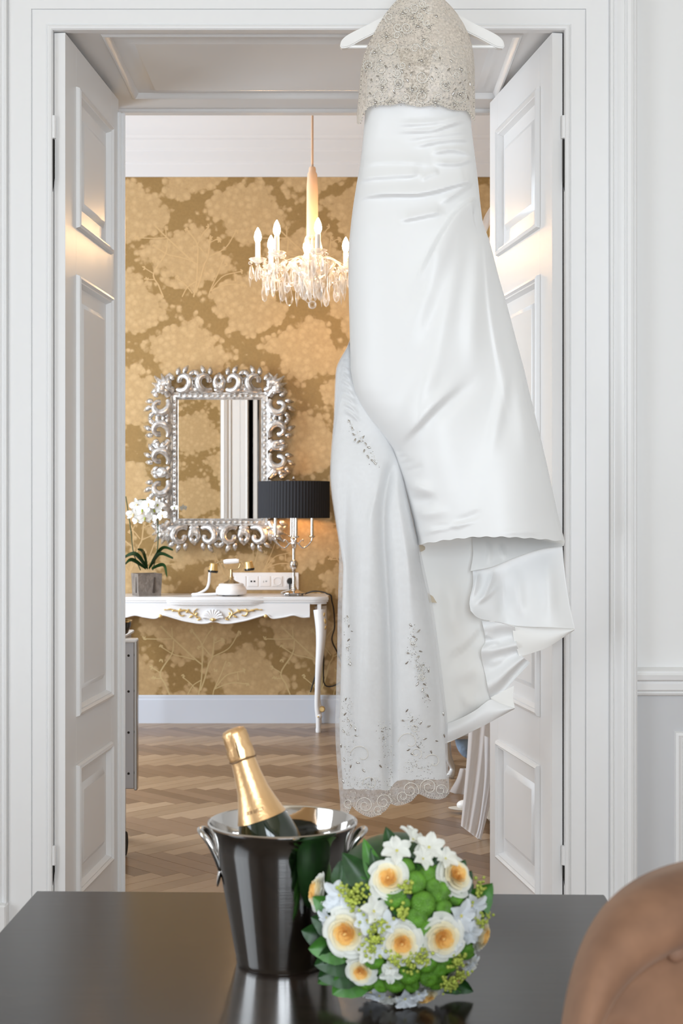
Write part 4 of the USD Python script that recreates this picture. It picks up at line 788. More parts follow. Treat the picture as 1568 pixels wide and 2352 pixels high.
# ------------------------------------------------------------------ console table
pm('lacquer_white', (.80, .81, .83), .22)
pm('gilt', (.75, .55, .25), .32, .7)
CT = thing('console_table', 'white rococo console table with gilded carving against the damask wall', 'console table', (-.78, 9.02, 0))
CXc, CTZ = -.78, .835
def sym(pts, c=640): return pts + [(2 * c - x, y) for x, y in pts[::-1]]
topp = Polygon([(-.70, 0), (-.70, .36), (-.66, .385), (-.60, .40), (-.3, .405), (-.22, .43), (0, .435), (.22, .43), (.3, .405), (.60, .40), (.66, .385), (.70, .36), (.70, 0)])
def tp(o, z0, z1):
    m = prism(topp.buffer(-o, join_style=1), z1 - z0, 'z', z0); v, f = arr(m); return np.stack([v[:, 0] + CXc, 9.235 - v[:, 1], v[:, 2]], 1), f[:, ::-1]
obj('tabletop', fuse([tp(.012, CTZ - .045, CTZ - .03), tp(.004, CTZ - .032, CTZ - .018), tp(0, CTZ - .02, CTZ - .006), tp(.006, CTZ - .008, CTZ)]), 'lacquer_white', CT, smooth=40)
qz = lambda x, y: ((280 + x / 3.015 - 784) / 372.0, CAMH + (1176 - 1220 - y / 3.015) / 372.0)
half = [(-20, 480), (-20, 596), (30, 598), (90, 584), (150, 596), (220, 606), (250, 600), (268, 586), (300, 586), (350, 600), (420, 620), (480, 632), (530, 640), (585, 640), (620, 630)]
edge = [qz(*p) for p in spline(half[1:], 60)] + [qz(640, 628)]; edge = edge + [(2 * qz(640, 0)[0] - x, z) for x, z in edge[-2::-1]]
zt = CTZ - .04; ap = Polygon([(edge[0][0], zt)] + edge + [(edge[-1][0], zt)])
obj('apron', prism(ap, .025, 'y', 8.835), 'lacquer_white', CT, smooth=30)
for sx in (-1, 1): obj('side_apron', bx(*sorted((CXc + sx * .655, CXc + sx * .63)), 8.86, 9.2, .70, zt, .003), 'lacquer_white', CT)
rim = np.array([(x, 8.832, z + .004) for x, z in edge]); obj('apron_rim', tube(rim, .0055, 8), 'lacquer_white', CT, smooth=True)
# shell and gilded scrolls on the apron
sh = []
sc0 = np.array([qz(632, 610)[0], 8.828, qz(632, 610)[1]])
for a in np.linspace(-1.35, 1.35, 9): sh.append(tube([sc0 + [0, 0, 0], sc0 + [.045 * math.sin(a), -.004, .030 * math.cos(a) + .004 + .016 * math.cos(a)], sc0 + [.062 * math.sin(a), 0, .058 * math.cos(a)]], [.003, .008, .010], 8))
obj('shell_carving', fuse(sh), 'lacquer_white', CT, smooth=50, label='white carved shell in the middle of the apron')
obj('shell_boss', fuse([sphere(sc0 + [0, -.004, -.002], .012, 2), sphere(sc0 + [-.014, -.002, 0], .007, 1), sphere(sc0 + [.014, -.002, 0], .007, 1)]), 'gilt', CT, smooth=True, label='gilded boss under the shell')
for s in (1, -1):
    P3 = lambda x, y: np.array([(qz(x, y)[0] - sc0[0]) * s + sc0[0], 8.829, qz(x, y)[1]])
    g = [tube(np.array([P3(*p) for p in spline([(545, 600), (505, 580), (470, 560), (430, 545), (395, 560), (410, 585), (435, 580)], 24)]), [.003, .006, .004], 7), tube(np.array([P3(*p) for p in spline([(430, 548), (380, 552), (340, 540), (300, 545)], 14)]), [.006, .005, .0025], 7), tube(np.array([P3(*p) for p in spline([(520, 600), (500, 560), (525, 535)], 10)]), [.005, .003], 7)]
    for x, y, r, a in [(360, 548, .009, .4), (330, 540, .008, .2), (300, 543, .006, 0), (455, 552, .011, .9), (480, 590, .010, .4), (515, 575, .010, 1.1), (400, 545, .009, .7), (535, 610, .009, .3)]: g.append(sphere(P3(x, y), r, 1, (1.5, .5, .7), ry(-a * s)))
    obj('gilt_scroll', fuse(g), 'gilt', CT, smooth=50, label='gilded leaf scroll on the apron')
    obj('knob', sphere(P3(268, 588), .012, 2), 'gilt', CT, smooth=True)
LG = [(734, 1400, 15), (737, 1440, 13), (736, 1480, 10.5), (732, 1530, 8), (729, 1580, 6), (728, 1620, 6), (731, 1645, 7)]
for s in (1, -1):
    for yy, front in ((8.84, 1), (9.185, 0)):
        pts = np.array([(((x - 784) / 372. - CXc) * s + CXc, yy - front * .02 * math.sin((py - 1400) / 245 * PI), CAMH + (1176 - py) / 372.) for x, py, r in LG]); rad = [r / 372. for *_, r in LG]
        lg = obj('leg', tube(spline(pts, 30), np.interp(np.linspace(0, 1, 30), np.linspace(0, 1, 7), rad), 14), 'lacquer_white', CT, smooth=60)
        fx = pts[-1]
        obj('foot_scroll', fuse([sphere(fx + [s * .006, -.004, .0], .020, 2, (.9, 1, 1)), lathe([(0, -.036), (.016, -.036), (.018, -.02), (.014, .0), (0, .002)], 16, fx + [0, 0, -fx[2] * 1.0 + .036] if False else [fx[0], fx[1], .036]), tube([fx, [fx[0], fx[1], .03]], [.017, .015], 12)]), 'lacquer_white', lg, smooth=50)
        if front:
            k = []
            for x, py, r, a in [(743, 1412, .014, .3), (746, 1426, .015, -.2), (746, 1442, .014, .4), (744, 1458, .013, -.1), (742, 1474, .010, .2)]: k.append(sphere((((x - 784) / 372. - CXc) * s + CXc, yy - .028, CAMH + (1176 - py) / 372.), r, 1, (.6, .6, 1.3), ry(a)))
            obj('gilt_knee', fuse(k), 'gilt', lg, smooth=50, label='gilded leaf on the knee of the leg')
            obj('gilt_curl', fuse([lathe([(0, -.012), (.014, -.012), (.02, 0), (.014, .012), (0, .012)], 16, fx + [s * .022, -.006, .045], rot=rx(PI / 2)), sphere(fx + [0, -.02, 0], .007, 1)]), 'gilt', lg, smooth=50)

# ------------------------------------------------------------------ carved mirror
mat('silver_leaf', {'g': ('geometry', {}), 'n': ('noise_texture', {'scale': 45.0, 'detail': 4.0}), 'r': ('rgb_ramp', {'ramp': [(.35, (.42, .41, .40)), (.65, (.80, .79, .78))]}), 'p': ('principled_bsdf', {'metallic': .75, 'roughness': .30})},
    [('g.position', 'n.vector'), ('n.fac', 'r.fac'), ('r.color', 'p.base_color')])
pm('mirror_glass', (.82, .82, .80), .01, 1.0)
MY = 9.20
mx = lambda px: (px - 784) / 357.5
mz = lambda py: CAMH + (1176 - py) / 357.5
MR = thing('wall_mirror', 'rectangular wall mirror in an openwork silver acanthus frame', 'mirror', (mx(503), MY, mz(1252)))
gx0, gx1, gz0, gz1 = mx(409), mx(600), mz(1191), mz(918)
obj('mirror_pane', bx(gx0 - .01, gx1 + .01, MY + .004, MY + .010, gz0 - .01, gz1 + .01), 'mirror_glass', MR)
rimp = [(0, .004), (0, -.010), (.006, -.016), (.010, -.012), (.014, -.020), (.030, -.022), (.036, -.030), (.044, -.030), (.050, -.016), (.050, .03)]
cor = [(gx0, gz0, -1, -1), (gx1, gz0, 1, -1), (gx1, gz1, 1, 1), (gx0, gz1, -1, 1), (gx0, gz0, -1, -1)]
obj('inner_frame', sweep_profile([((x, MY, z), (a, 0, b), (0, 1, 0)) for x, z, a, b in cor], rimp), 'silver_leaf', MR, smooth=30)
pe = []
for (x0, z0), (x1, z1) in (((gx0, gz0), (gx1, gz0)), ((gx1, gz0), (gx1, gz1)), ((gx1, gz1), (gx0, gz1)), ((gx0, gz1), (gx0, gz0))):
    L = math.hypot(x1 - x0, z1 - z0); n_ = int(L / .034); dx, dz = (x1 - x0) / L, (z1 - z0) / L
    for i in range(n_): t = (i + .5) / n_; pe.append(sphere((x0 + (x1 - x0) * t + dz * .022, MY - .022, z0 + (z1 - z0) * t - dx * .022), .0105, 1, (1.25 if dx else .7, .8, 1.25 if dz else .7)))
obj('pearl_row', pe, 'silver_leaf', MR, smooth=True, kind='stuff')
def acanthus(c, ang, s, flip, full=1.0):
    """C-scroll with leaf lobes: local u along the frame side, w outwards"""
    ca, sa = math.cos(ang), math.sin(ang)
    def G(u, w, d): u *= flip; return np.array([c[0] + s * (u * ca - w * sa), MY - d * s, c[1] + s * (u * sa + w * ca)])
    t = np.linspace(0, 1, 34); th = -2.2 + 5.3 * t; R = .50 - .34 * t
    g = [tube(np.array([G(.05 + r * math.cos(a), .50 + r * math.sin(a), .30 + .22 * math.sin(PI * k)) for k, a, r in zip(t, th, R)]), np.array([.10, .17, .15, .11, .13]) * s * 1.2, 8)]
    g.append(tube(spline([G(-.45, .05, .22), G(-.75, .25, .34), G(-.80, .62, .30), G(-.60, .92, .18)], 14), np.array([.15, .15, .11, .05]) * s * 1.2, 8))
    g.append(tube(spline([G(.20, .0, .22), G(.55, .10, .34), G(.85, .02, .2)], 10), np.array([.14, .13, .07]) * s * 1.2, 8))
    for u, w, a, l in ((-.50, .62, 1.9, .26), (-.22, .92, 1.4, .26), (.12, 1.02, 1.1, .27), (.45, .90, .6, .26), (.66, .62, .1, .24), (.64, .34, -.3, .2), (-.62, .30, 2.5, .22)):
        p0, p1 = G(u * .86, w * .9, .40), G(u + 1.35 * l * math.cos(a), w + 1.15 * l * math.sin(a), .12); g.append(tube(spline([p0, (p0 + p1) / 2 + [0, -.10 * s, 0], p1], 8), np.array([.08, .14, .11, .04]) * s, 7))
    return fuse(g)
sw = (gx0 - mx(347))                                    # width of the carved band incl. rim
ox0, ox1, oz0, oz1 = gx0 - .050, gx1 + .050, gz0 - .050, gz1 + .050
bw = .128
def side(x0, z0, x1, z1, n_, ang, flips):
    for i in range(n_):
        t = (i + .5) / n_; obj('acanthus_scroll', acanthus((x0 + (x1 - x0) * t, z0 + (z1 - z0) * t), ang, bw, flips[i]), 'silver_leaf', MR, smooth=50)
side(ox0, oz1, ox1, oz1, 4, 0, (1, -1, 1, -1)); side(ox0, oz0, ox1, oz0, 4, PI, (1, -1, 1, -1))
side(ox0, oz0, ox0, oz1, 5, PI / 2, (1, -1, 1, 1, -1)); side(ox1, oz0, ox1, oz1, 5, -PI / 2, (-1, 1, 1, -1, 1))
for x, z, a, b in ((ox0, oz0, -1, -1), (ox1, oz0, 1, -1), (ox1, oz1, 1, 1), (ox0, oz1, -1, 1)):
    g = [sphere((x, MY - .02, z), .035, 2, (1, .5, 1))]
    for k in np.linspace(-.9, .9, 5):
        th = math.atan2(b, a) + k * .75; l = bw * (1.08 - .25 * abs(k)); g.append(tube(spline([(x, MY - .03, z), (x + l * .55 * math.cos(th), MY - .055, z + l * .55 * math.sin(th)), (x + l * math.cos(th), MY - .02, z + l * math.sin(th))], 9), [.014, .022, .006], 8))
    obj('corner_leaf', fuse(g), 'silver_leaf', MR, smooth=50)

# ------------------------------------------------------------------ table lamp
pm('chrome', (.72, .71, .70), .07, 1.0)
pm('shade_black', (.012, .013, .018), .75)
pm('cord_black', (.01, .01, .01), .45)
mat('bulb_warm', {'e': ('emission', {'color': (1.0, .62, .30), 'strength': 170.0})}, [], 'e.emission')
mat('bulb_lamp', {'e': ('emission', {'color': (1.0, .52, .20), 'strength': 60.0})}, [], 'e.emission')
LX, LY, LZ = -.300, 9.005, CTZ
TL = thing('table_lamp', 'silver candelabra table lamp with a black pleated drum shade', 'table lamp', (LX, LY, LZ))
pl = lambda r, a, z: r * (1 + .011 * np.sin(a * 70))
obj('lamp_shade', lathe([(.222, .487), (.224, .49), (.224, .715), (.222, .718), (.219, .715), (.219, .49), (.222, .487)], 280, (LX, LY, LZ), sy=.78, fn=pl), 'shade_black', TL, smooth=True, label='black pleated drum shade')
obj('base', lathe([(0, 0), (.078, 0), (.084, .004), (.084, .008), (.070, .014), (.045, .020), (.022, .026), (.018, .034), (0, .034)], 40, (LX, LY, LZ + .012)), 'chrome', TL, smooth=40)
for k in range(4): obj('foot', sphere((LX + .06 * math.cos(k * PI / 2 + .5), LY + .06 * math.sin(k * PI / 2 + .5), LZ + .009), .0085, 1), 'chrome', TL, smooth=True)
obj('stem', lathe([(0, .03), (.016, .03), (.020, .045), (.012, .06), (.009, .08), (.011, .11), (.008, .14), (.012, .165), (.017, .17), (.024, .180), (.028, .196), (.024, .212), (.015, .222), (.010, .226), (.009, .26), (.011, .29), (.009, .30), (.016, .315), (.020, .335), (.013, .352), (.018, .362), (.010, .372), (.008, .40), (.008, .72), (0, .72)], 24, (LX, LY, LZ)), 'chrome', TL, smooth=40)
obj('finial', lathe([(0, .715), (.010, .715), (.006, .722), (.011, .735), (.004, .748), (0, .75)], 14, (LX, LY, LZ)), 'chrome', TL, smooth=40)
for k in range(4):
    a = .15 + k * PI / 2; d = np.array([math.cos(a), math.sin(a) * .8, 0]); c = np.array([LX, LY, LZ])
    ar = obj('arm', tube(c + spline([d * .012 + [0, 0, .335], d * .030 + [0, 0, .325], d * .055 + [0, 0, .300], d * .085 + [0, 0, .312], d * .112 + [0, 0, .345], d * .116 + [0, 0, .370]], 26), .0052, 8), 'chrome', TL, smooth=True)
    obj('arm_curl', tube(c + spline([d * .03 + [0, 0, .325], d * .045 + [0, 0, .345], d * .058 + [0, 0, .352], d * .062 + [0, 0, .34]], 12), [.004, .003], 7), 'chrome', ar, smooth=True)
    obj('candle_cup', lathe([(0, .362), (.010, .362), (.022, .372), (.020, .376), (.010, .374), (.010, .50), (0, .50)], 18, c + d * .116), 'chrome', ar, smooth=40)
    obj('bulb', lathe([(0, .50), (.012, .505), (.018, .525), (.012, .55), (0, .565)], 12, c + d * .116), 'bulb_lamp', ar, smooth=True)
cd = spline([W(700, 1364, 9.0), W(720, 1358, 8.98), W(742, 1360, 8.97), (-.088, 8.96, .847), (-.066, 8.96, .838), (-.060, 8.97, .80), W(766, 1400, 9.0), W(768, 1440, 9.05), W(762, 1470, 9.1), W(775, 1500, 9.15), W(790, 1540, 9.18), W(780, 1568, 9.2), W(745, 1572, 9.2), (-.12, 9.22, .45), (-.2, 9.225, .2)], 90)
obj('power_cord', tube(cd, .0045, 8), 'cord_black', TL, smooth=True, label='black cord hanging over the table end')

# ------------------------------------------------------------------ sockets, telephone, orchid
pm('plastic_white', (.85, .85, .86), .25)
SK = thing('socket_plate', 'white multi-gang wall plate of sockets behind the telephone', 'wall socket', ((612 - 784) / 356., YB, .86))
wx = lambda px: (px - 784) / 356.; wz = lambda py: CAMH + (1176 - py) / 356.
obj('plate', bx(wx(528), wx(686), YB - .012, YB, wz(1355), wz(1315), .003), 'plastic_white', SK)
for i, px in enumerate((553, 581, 609, 637, 667)):
    ins = obj('insert', bx(wx(px - 12), wx(px + 12), YB - .016, YB - .008, wz(1347), wz(1323), .002), 'plastic_white', SK)
    x, z = wx(px), wz(1335)
    if i == 1: obj('port', [bx(x - .016, x - .004, YB - .0165, YB - .0155, z - .005, z + .005), bx(x + .004, x + .016, YB - .0165, YB - .0155, z - .005, z + .005)], 'gap_dark', ins, kind='stuff')
    elif i == 2: obj('port', [bx(x - .012, x - .008, YB - .0165, YB - .0155, z - .008, z + .004), bx(x + .002, x + .012, YB - .0165, YB - .0155, z - .004, z + .004)], 'lamp_steel', ins, kind='stuff')
    elif i >= 3: obj('socket_well', lathe([(.024, 0), (.026, 0), (.026, .003), (.024, .003), (.023, -.004), (0, -.004), (0, -.006), (.024, -.006), (.024, 0)], 24, (x, YB - .0165, z), rot=rx(PI / 2)), 'plastic_white', ins, smooth=40)
obj('plug', fuse([lathe([(0, 0), (.020, 0), (.020, .02), (.014, .035), (0, .036)], 20, (wx(666), YB - .016, wz(1334)), rot=rx(PI / 2)), tube([(wx(666), YB - .04, wz(1334)), (wx(666), YB - .045, wz(1345)), (wx(667), YB - .03, wz(1362))], .005, 8)]), 'cord_black', SK, smooth=40, label='black plug in the last socket')

pm('brass_dark', (.55, .42, .24), .25, .9)
pm('cup_black', (.015, .014, .013), .2)
TX, TY = (531 - 784) / 366., 8.99
TP = thing('telephone', 'white and brass vintage rotary telephone on the console table', 'telephone', (TX, TY, CTZ))
O = np.array([TX, TY, CTZ])
for k in range(4): obj('foot', sphere(O + [.066 * math.cos(k * PI / 2 + .8), .066 * math.sin(k * PI / 2 + .8), .005], .0085, 1, (1, 1, .6)), 'cup_black', TP, smooth=True)
obj('body', lathe([(0, .006), (.080, .006), (.092, .010), (.098, .022), (.097, .038), (.090, .054), (.080, .062), (.078, .072), (.070, .078), (0, .078)], 48, O), 'plastic_white', TP, smooth=40)
obj('ornament_collar', lathe([(0, .076), (.048, .076), (.050, .080), (.040, .086), (.026, .092), (.014, .104), (.017, .112), (.011, .122), (.008, .150), (.010, .158), (.007, .166), (0, .166)], 30, O, fn=lambda r, a, z: r * (1 + .06 * np.sin(9 * a) * (r > .02))), 'brass_dark', TP, smooth=40)
cr = obj('cradle', tube(O + spline([(-.058, 0, .205), (-.050, 0, .180), (-.035, 0, .166), (0, 0, .164), (.035, 0, .166), (.050, 0, .180), (.058, 0, .205)], 30), .0040, 8), 'brass_dark', TP, smooth=True)
hs = O + np.array([0, -.006, .214]); tl = .05
obj('handset_grip', tube([hs + [-.048, 0, -.002], hs + [-.03, 0, 0], hs + [.03, 0, .004], hs + [.048, 0, .004]], [.012, .0155, .0155, .012], 16), 'plastic_white', TP, smooth=40, label='white grip of the handset')
for s, dz in ((-1, -.018), (1, -.006)):
    nk = obj('handset_arm', tube(spline([hs + [s * .044, 0, .0], hs + [s * .075, 0, .004 + dz * .4], hs + [s * .105, 0, -.002 + dz]], 12), [.006, .0045, .006], 8), 'brass_dark', TP, smooth=True)
    c = hs + [s * .112, -.004, -.022 + dz]; R = ry(-s * .12)
    obj('handset_cup', lathe([(0, .030), (.020, .030), (.024, .026), (.025, .010), (.030, -.016), (0, -.016)], 28, c, rot=R), 'gilt', nk, smooth=40)
    obj('cup_rim', lathe([(0, -.014), (.031, -.014), (.033, -.022), (.029, -.029), (0, -.029)], 28, c, rot=R), 'cup_black', nk, smooth=40)
hc = hs + [-.13, 0, -.03]
obj('handset_cord', tube(spline([hc, hc + [-.006, 0, -.06], hc + [-.012, .0, -.11], hc + [-.03, 0, -.145], (TX - .205, TY - .01, CTZ + .014), (TX - .24, TY - .02, CTZ + .009), (TX - .20, TY - .035, CTZ + .009), (TX - .14, TY - .03, CTZ + .010), (TX - .09, TY - .02, CTZ + .012)], 60), .0088, 10), 'plastic_white', TP, smooth=True, label='thick white handset cord')

pm('pot_stone', (.20, .175, .155), .7, bump=(60, .4, .01), vary=(25, .25))
pm('leaf_orchid', (.014, .045, .012), .3)
pm('stem_green', (.05, .07, .02), .5)
OX, OY = (336 - 784) / 366., 9.0
OR = thing('potted_orchid', 'white phalaenopsis orchid in a square stone pot on the console table', 'orchid', (OX, OY, CTZ))
Oo = np.array([OX, OY, CTZ])
pr = rz(.42)
def pot(r0, r1, z0, z1): v = np.array([(sx * r, sy * r, z) for r, z in ((r0, z0), (r1, z1)) for sx, sy in ((-1, -1), (1, -1), (1, 1), (-1, 1))]); return trimesh.convex.convex_hull(v @ pr.T + Oo)
obj('pot', manifold3d.Manifold.batch_boolean([fuse([pot(.072, .078, 0, .140)]), fuse([pot(.064, .070, .02, .16)])], manifold3d.OpType.Subtract), 'pot_stone', OR, smooth=False)
obj('soil', bx(OX - .06, OX + .06, OY - .06, OY + .06, CTZ + .02, CTZ + .118), 'wood_dark', OR)
OP = lambda px, py, d=0: np.array([(px - 784) / 366., OY - d, CAMH + (1176 - py) / 366.])
for b, m_, t, w in [((338, 1308), (312, 1275), (284, 1283), .042), ((342, 1308), (366, 1275), (399, 1283), .040), ((342, 1306), (372, 1262), (399, 1264), .034), ((348, 1308), (376, 1300), (385, 1326), .040), ((334, 1308), (305, 1288), (290, 1296), .038), ((338, 1306), (330, 1270), (318, 1262), .030)]:
    P = spline([OP(*b), OP(*m_, .03), OP(*t, .05)], 16); v = np.linspace(0, 1, 16); ww = w / 2 * np.sin(PI * np.clip(v * .93 + .05, 0, 1)) ** .6; d = np.gradient(P, axis=0); sd = np.cross(d, [0, 1.0, .2]); sd /= np.linalg.norm(sd, axis=1, keepdims=True); sd = .55 * sd + np.array([0, -.75, 0])
    u = np.linspace(-1, 1, 7); Q = P[:, None] + (u[None, :, None] * ww[:, None, None]) * sd[:, None] + np.array([0, 0, 1.0]) * (.22 * w * np.abs(u))[None, :, None]
    obj('leaf', (np.vstack([Q.reshape(-1, 3), Q.reshape(-1, 3) - [0, 0, .002]]), np.vstack([grid_faces(16, 7), grid_faces(16, 7)[:, ::-1] + 112])), 'leaf_orchid', OR, smooth=True)
obj('flower_stem', tube(spline([OP(350, 1310), OP(361, 1260), OP(362, 1205), OP(358, 1170), OP(340, 1150), OP(315, 1150), OP(300, 1166)], 40), .0038, 8), 'stem_green', OR, smooth=True)
obj('flower_stem', tube(spline([OP(322, 1310), OP(306, 1270), OP(300, 1220), OP(292, 1165), OP(288, 1140)], 30), .0034, 8), 'stem_green', OR, smooth=True)
pm('orchid_white', (.86, .86, .84), .55, subsurface_weight=.1, subsurface_scale=.005)
for k, (px, py, r, a) in enumerate([(316, 1160, 17, .2), (330, 1172, 18, -.1), (345, 1158, 17, .1), (356, 1172, 17, .3), (308, 1182, 16, -.2), (336, 1190, 17, 0), (318, 1195, 13, .1), (365, 1160, 15, -.2), (376, 1184, 14, .3), (402, 1166, 9, 0), (350, 1190, 14, .1)]):
    c = OP(px, py, .05 + .02 * (k % 3)); R = frame(np.array([RNG.normal(0, .3), -1, RNG.normal(0, .25)])) @ rz(a + RNG.normal(0, .1)); r /= 366.
    fl = obj('orchid_flower', tf(fuse([sphere((0, 0, .12), .15, 1, (.8, 1.1, .9)), sphere((0, -.16, .16), .12, 1, (1, 1.3, .5))]), R, c, r), 'filler_green' if k % 2 else 'petal_peach', OR, smooth=True)
    for j, (an, l, w) in enumerate([(PI / 2, .95, .5), (PI / 2 + 2.2, .95, .5), (PI / 2 - 2.2, .95, .5), (.18, 1.02, .95), (PI - .18, 1.02, .95)]):
        v, u = np.meshgrid(np.linspace(0, 1, 7), np.linspace(-1, 1, 7), indexing='ij'); wv = w / 2 * np.sin(np.clip(.12 + .8 * v, 0, 1) * PI) ** .7
        q = np.stack([v * l, u * wv, .14 * v - .2 * v ** 2 + .06 * u ** 2 + (.02 if j > 2 else 0)], -1).reshape(-1, 3)
        obj('petal', tf((q, grid_faces(7, 7)), R @ rz(an), c, 1.0) if False else (lambda m: (m[0] * r @ (R @ rz(an)).T + c, m[1]))((q, grid_faces(7, 7))), 'orchid_white', fl, smooth=True)

# ------------------------------------------------------------------ crystal chandelier
mat('crystal', {'d': ('principled_bsdf', {'base_color': (.93, .92, .90), 'roughness': .04, 'specular_ior_level': .9, 'transmission_weight': .35, 'ior': 1.5}), 't': ('transparent_bsdf', {'color': (.97, .97, .97)}), 'fr': ('layer_weight', {'blend': .55}), 'x': ('mix_closure', {})},
    [('fr.facing', 'x.fac'), ('t.BSDF', 'x.closure1'), ('d.BSDF', 'x.closure2')], 'x.closure')
pm('sleeve_satin', (.62, .45, .33), .5)
pm('candle_white', (.86, .85, .83), .4)
pm('brass', (.80, .58, .28), .2, 1.0)
KX, KY = (717 - 784) / 463.4, 7.10
kz = lambda py: CAMH + (1176 - py) / 463.4
K = np.array([KX, KY, 0.0])
CL = thing('chandelier', 'lit crystal chandelier with white candle bulbs hanging in the far room', 'chandelier', (KX, KY, kz(720)))
obj('ceiling_rose', lathe([(0, BZ - .06), (.03, BZ - .055), (.065, BZ - .02), (.075, BZ), (0, BZ)], 28, K), 'brass', CL, smooth=40)
obj('rod', tube([K + [0, 0, BZ - .05], K + [0, 0, kz(390)]], .0062, 10), 'sleeve_satin', CL, smooth=True)
obj('stem_sleeve', lathe([(0, kz(384)), (.015, kz(384)), (.018, kz(390)), (.017, kz(394)), (.024, kz(400)), (.028, kz(430)), (.029, kz(545)), (0, kz(545))], 28, K), 'sleeve_satin', CL, smooth=40, label='peach satin sleeve over the stem')
obj('stem_glass', lathe([(0, kz(540)), (.03, kz(542)), (.036, kz(548)), (.022, kz(556)), (.026, kz(572)), (.045, kz(588)), (.050, kz(596)), (.028, kz(606)), (.020, kz(622)), (.038, kz(634)), (.020, kz(646)), (.014, kz(660)), (0, kz(668))], 28, K, fn=lambda r, a, z: r * (1 + .06 * np.cos(12 * a))), 'crystal', CL, smooth=False)
obj('bowl', lathe([(.03, kz(640)), (.075, kz(628)), (.105, kz(612)), (.112, kz(606)), (.108, kz(606)), (.100, kz(613)), (.07, kz(631)), (.03, kz(643)), (.03, kz(640))], 40, K, fn=lambda r, a, z: r * (1 + .05 * np.cos(16 * a))), 'crystal', CL, smooth=False)
obj('hub', lathe([(0, kz(622)), (.03, kz(620)), (.045, kz(612)), (.03, kz(604)), (0, kz(602))], 24, K), 'brass', CL, smooth=40)
drop = trimesh.convex.convex_hull(np.vstack([[(0, 0, 0)]] + [[(r * math.cos(a + o) , .55 * r * math.sin(a + o), z) for a in np.arange(6) * PI / 3] for r, z, o in ((.004, -.004, 0), (.012, -.030, .5), (.013, -.042, 0), (.008, -.056, .5))] + [[(0, 0, -.062)]]))
octa = trimesh.convex.convex_hull(np.vstack([[(r * math.cos(a), y, r * math.sin(a)) for a in np.arange(8) * PI / 4] for r, y in ((.005, -.0045), (.010, 0), (.005, .0045))]))
spear = trimesh.convex.convex_hull(np.vstack([[(0, 0, 0)]] + [[(r * math.cos(a), r * math.sin(a), z) for a in np.arange(6) * PI / 3] for r, z in ((.004, -.006), (.006, -.05))] + [[(0, 0, -.085)]]))
ndrop = [0]
def crystal(kind, c, s=1.0, a=0.0):
    ndrop[0] += 1; obj('crystal_drop', tf(kind, rz(a), c, s), 'crystal', CL, smooth=False)
AR = .270
for k in range(8):
    th = math.radians(7 + 45 * k); d = np.array([math.sin(th), -math.cos(th), 0])
    za, zc = kz(612), 2.600
    ar = obj('arm', tube(K + spline([d * .03 + [0, 0, za], d * .08 + [0, 0, za + .035], d * .15 + [0, 0, za + .01], d * .21 + [0, 0, za - .045], d * (AR - .012) + [0, 0, za - .035], d * AR + [0, 0, zc - .015]], 26), .0060, 8), 'crystal', CL, smooth=True)
    P0 = K + d * AR + [0, 0, zc]
    obj('drip_pan', lathe([(0, -.012), (.014, -.012), (.034, .000), (.042, .008), (.040, .011), (.030, .006), (.010, -.002), (0, -.002)], 24, P0, fn=lambda r, a, z: r * (1 + .07 * np.cos(10 * a) * (r > .03))), 'crystal', ar, smooth=False)
    obj('candle_tube', lathe([(0, 0), (.0125, 0), (.0125, .085), (.009, .088), (0, .088)], 18, P0), 'candle_white', ar, smooth=40)
    obj('bulb', lathe([(0, .086), (.009, .088), (.0165, .105), (.018, .118), (.014, .138), (.007, .154), (.002, .163), (0, .164)], 16, P0), 'bulb_warm', ar, smooth=True)
    for j in range(6):
        a = j * PI / 3 + k; e = P0 + np.array([.040 * math.cos(a), .040 * math.sin(a), -.004]); crystal(octa, e + [0, 0, -.006], 1.0, a); crystal(drop if (j + k) % 3 else spear, e + [0, 0, -.020], 1.2 + .3 * RNG.random(), a)
    nx = K + np.array([math.sin(th + PI / 4), -math.cos(th + PI / 4), 0]) * AR + [0, 0, zc]
    for j in range(1, 7): t = j / 7; e = P0 + (nx - P0) * t + [0, 0, -.018 - .10 * 4 * t * (1 - t) * .6]; crystal(octa, e, 1.25, th)
    e = (P0 + nx) / 2 + [0, 0, -.085]; crystal(drop, e, 1.7, th); crystal(drop, K + (P0 - K) * [.72, .72, 0] + [0, 0, zc - .075], 1.7, th); crystal(octa, K + (P0 - K) * [.72, .72, 0] + [0, 0, zc - .062], 1.3, th); crystal(spear, K + (nx - K + P0 - K) * [.33, .33, 0] + [0, 0, zc - .09], 1.35, th)
    inn = K + d * .105 + [0, 0, kz(607)]
    for j in range(1, 5): t = j / 5; crystal(octa, inn + (P0 - inn) * t + [0, 0, .03 - .11 * 4 * t * (1 - t) * .5], 1.15, th)
    crystal(drop, K + np.array([math.sin(th + .4), -math.cos(th + .4), 0]) * .105 + [0, 0, kz(612)], 1.45, th); crystal(spear, K + d * .075 + [0, 0, kz(634)], 1.1, th)
for k in range(10): a = k * PI / 5; crystal(drop, K + [.045 * math.cos(a), .045 * math.sin(a), kz(646)], 1.5, a)
for k in range(8): a = k * PI / 4; crystal(drop, K + [.035 * math.cos(a), .035 * math.sin(a), kz(548)], 1.1, a)
crystal(octa, K + [0, 0, kz(680)], 1.2); obj('crystal_ball', sphere(K + [0, 0, kz(700)], .021, 2), 'crystal', CL, smooth=False)
obj('ball_wire', tube([K + [0, 0, kz(664)], K + [0, 0, kz(692)]], .0015, 6), 'brass', CL)
print('crystals', ndrop[0])

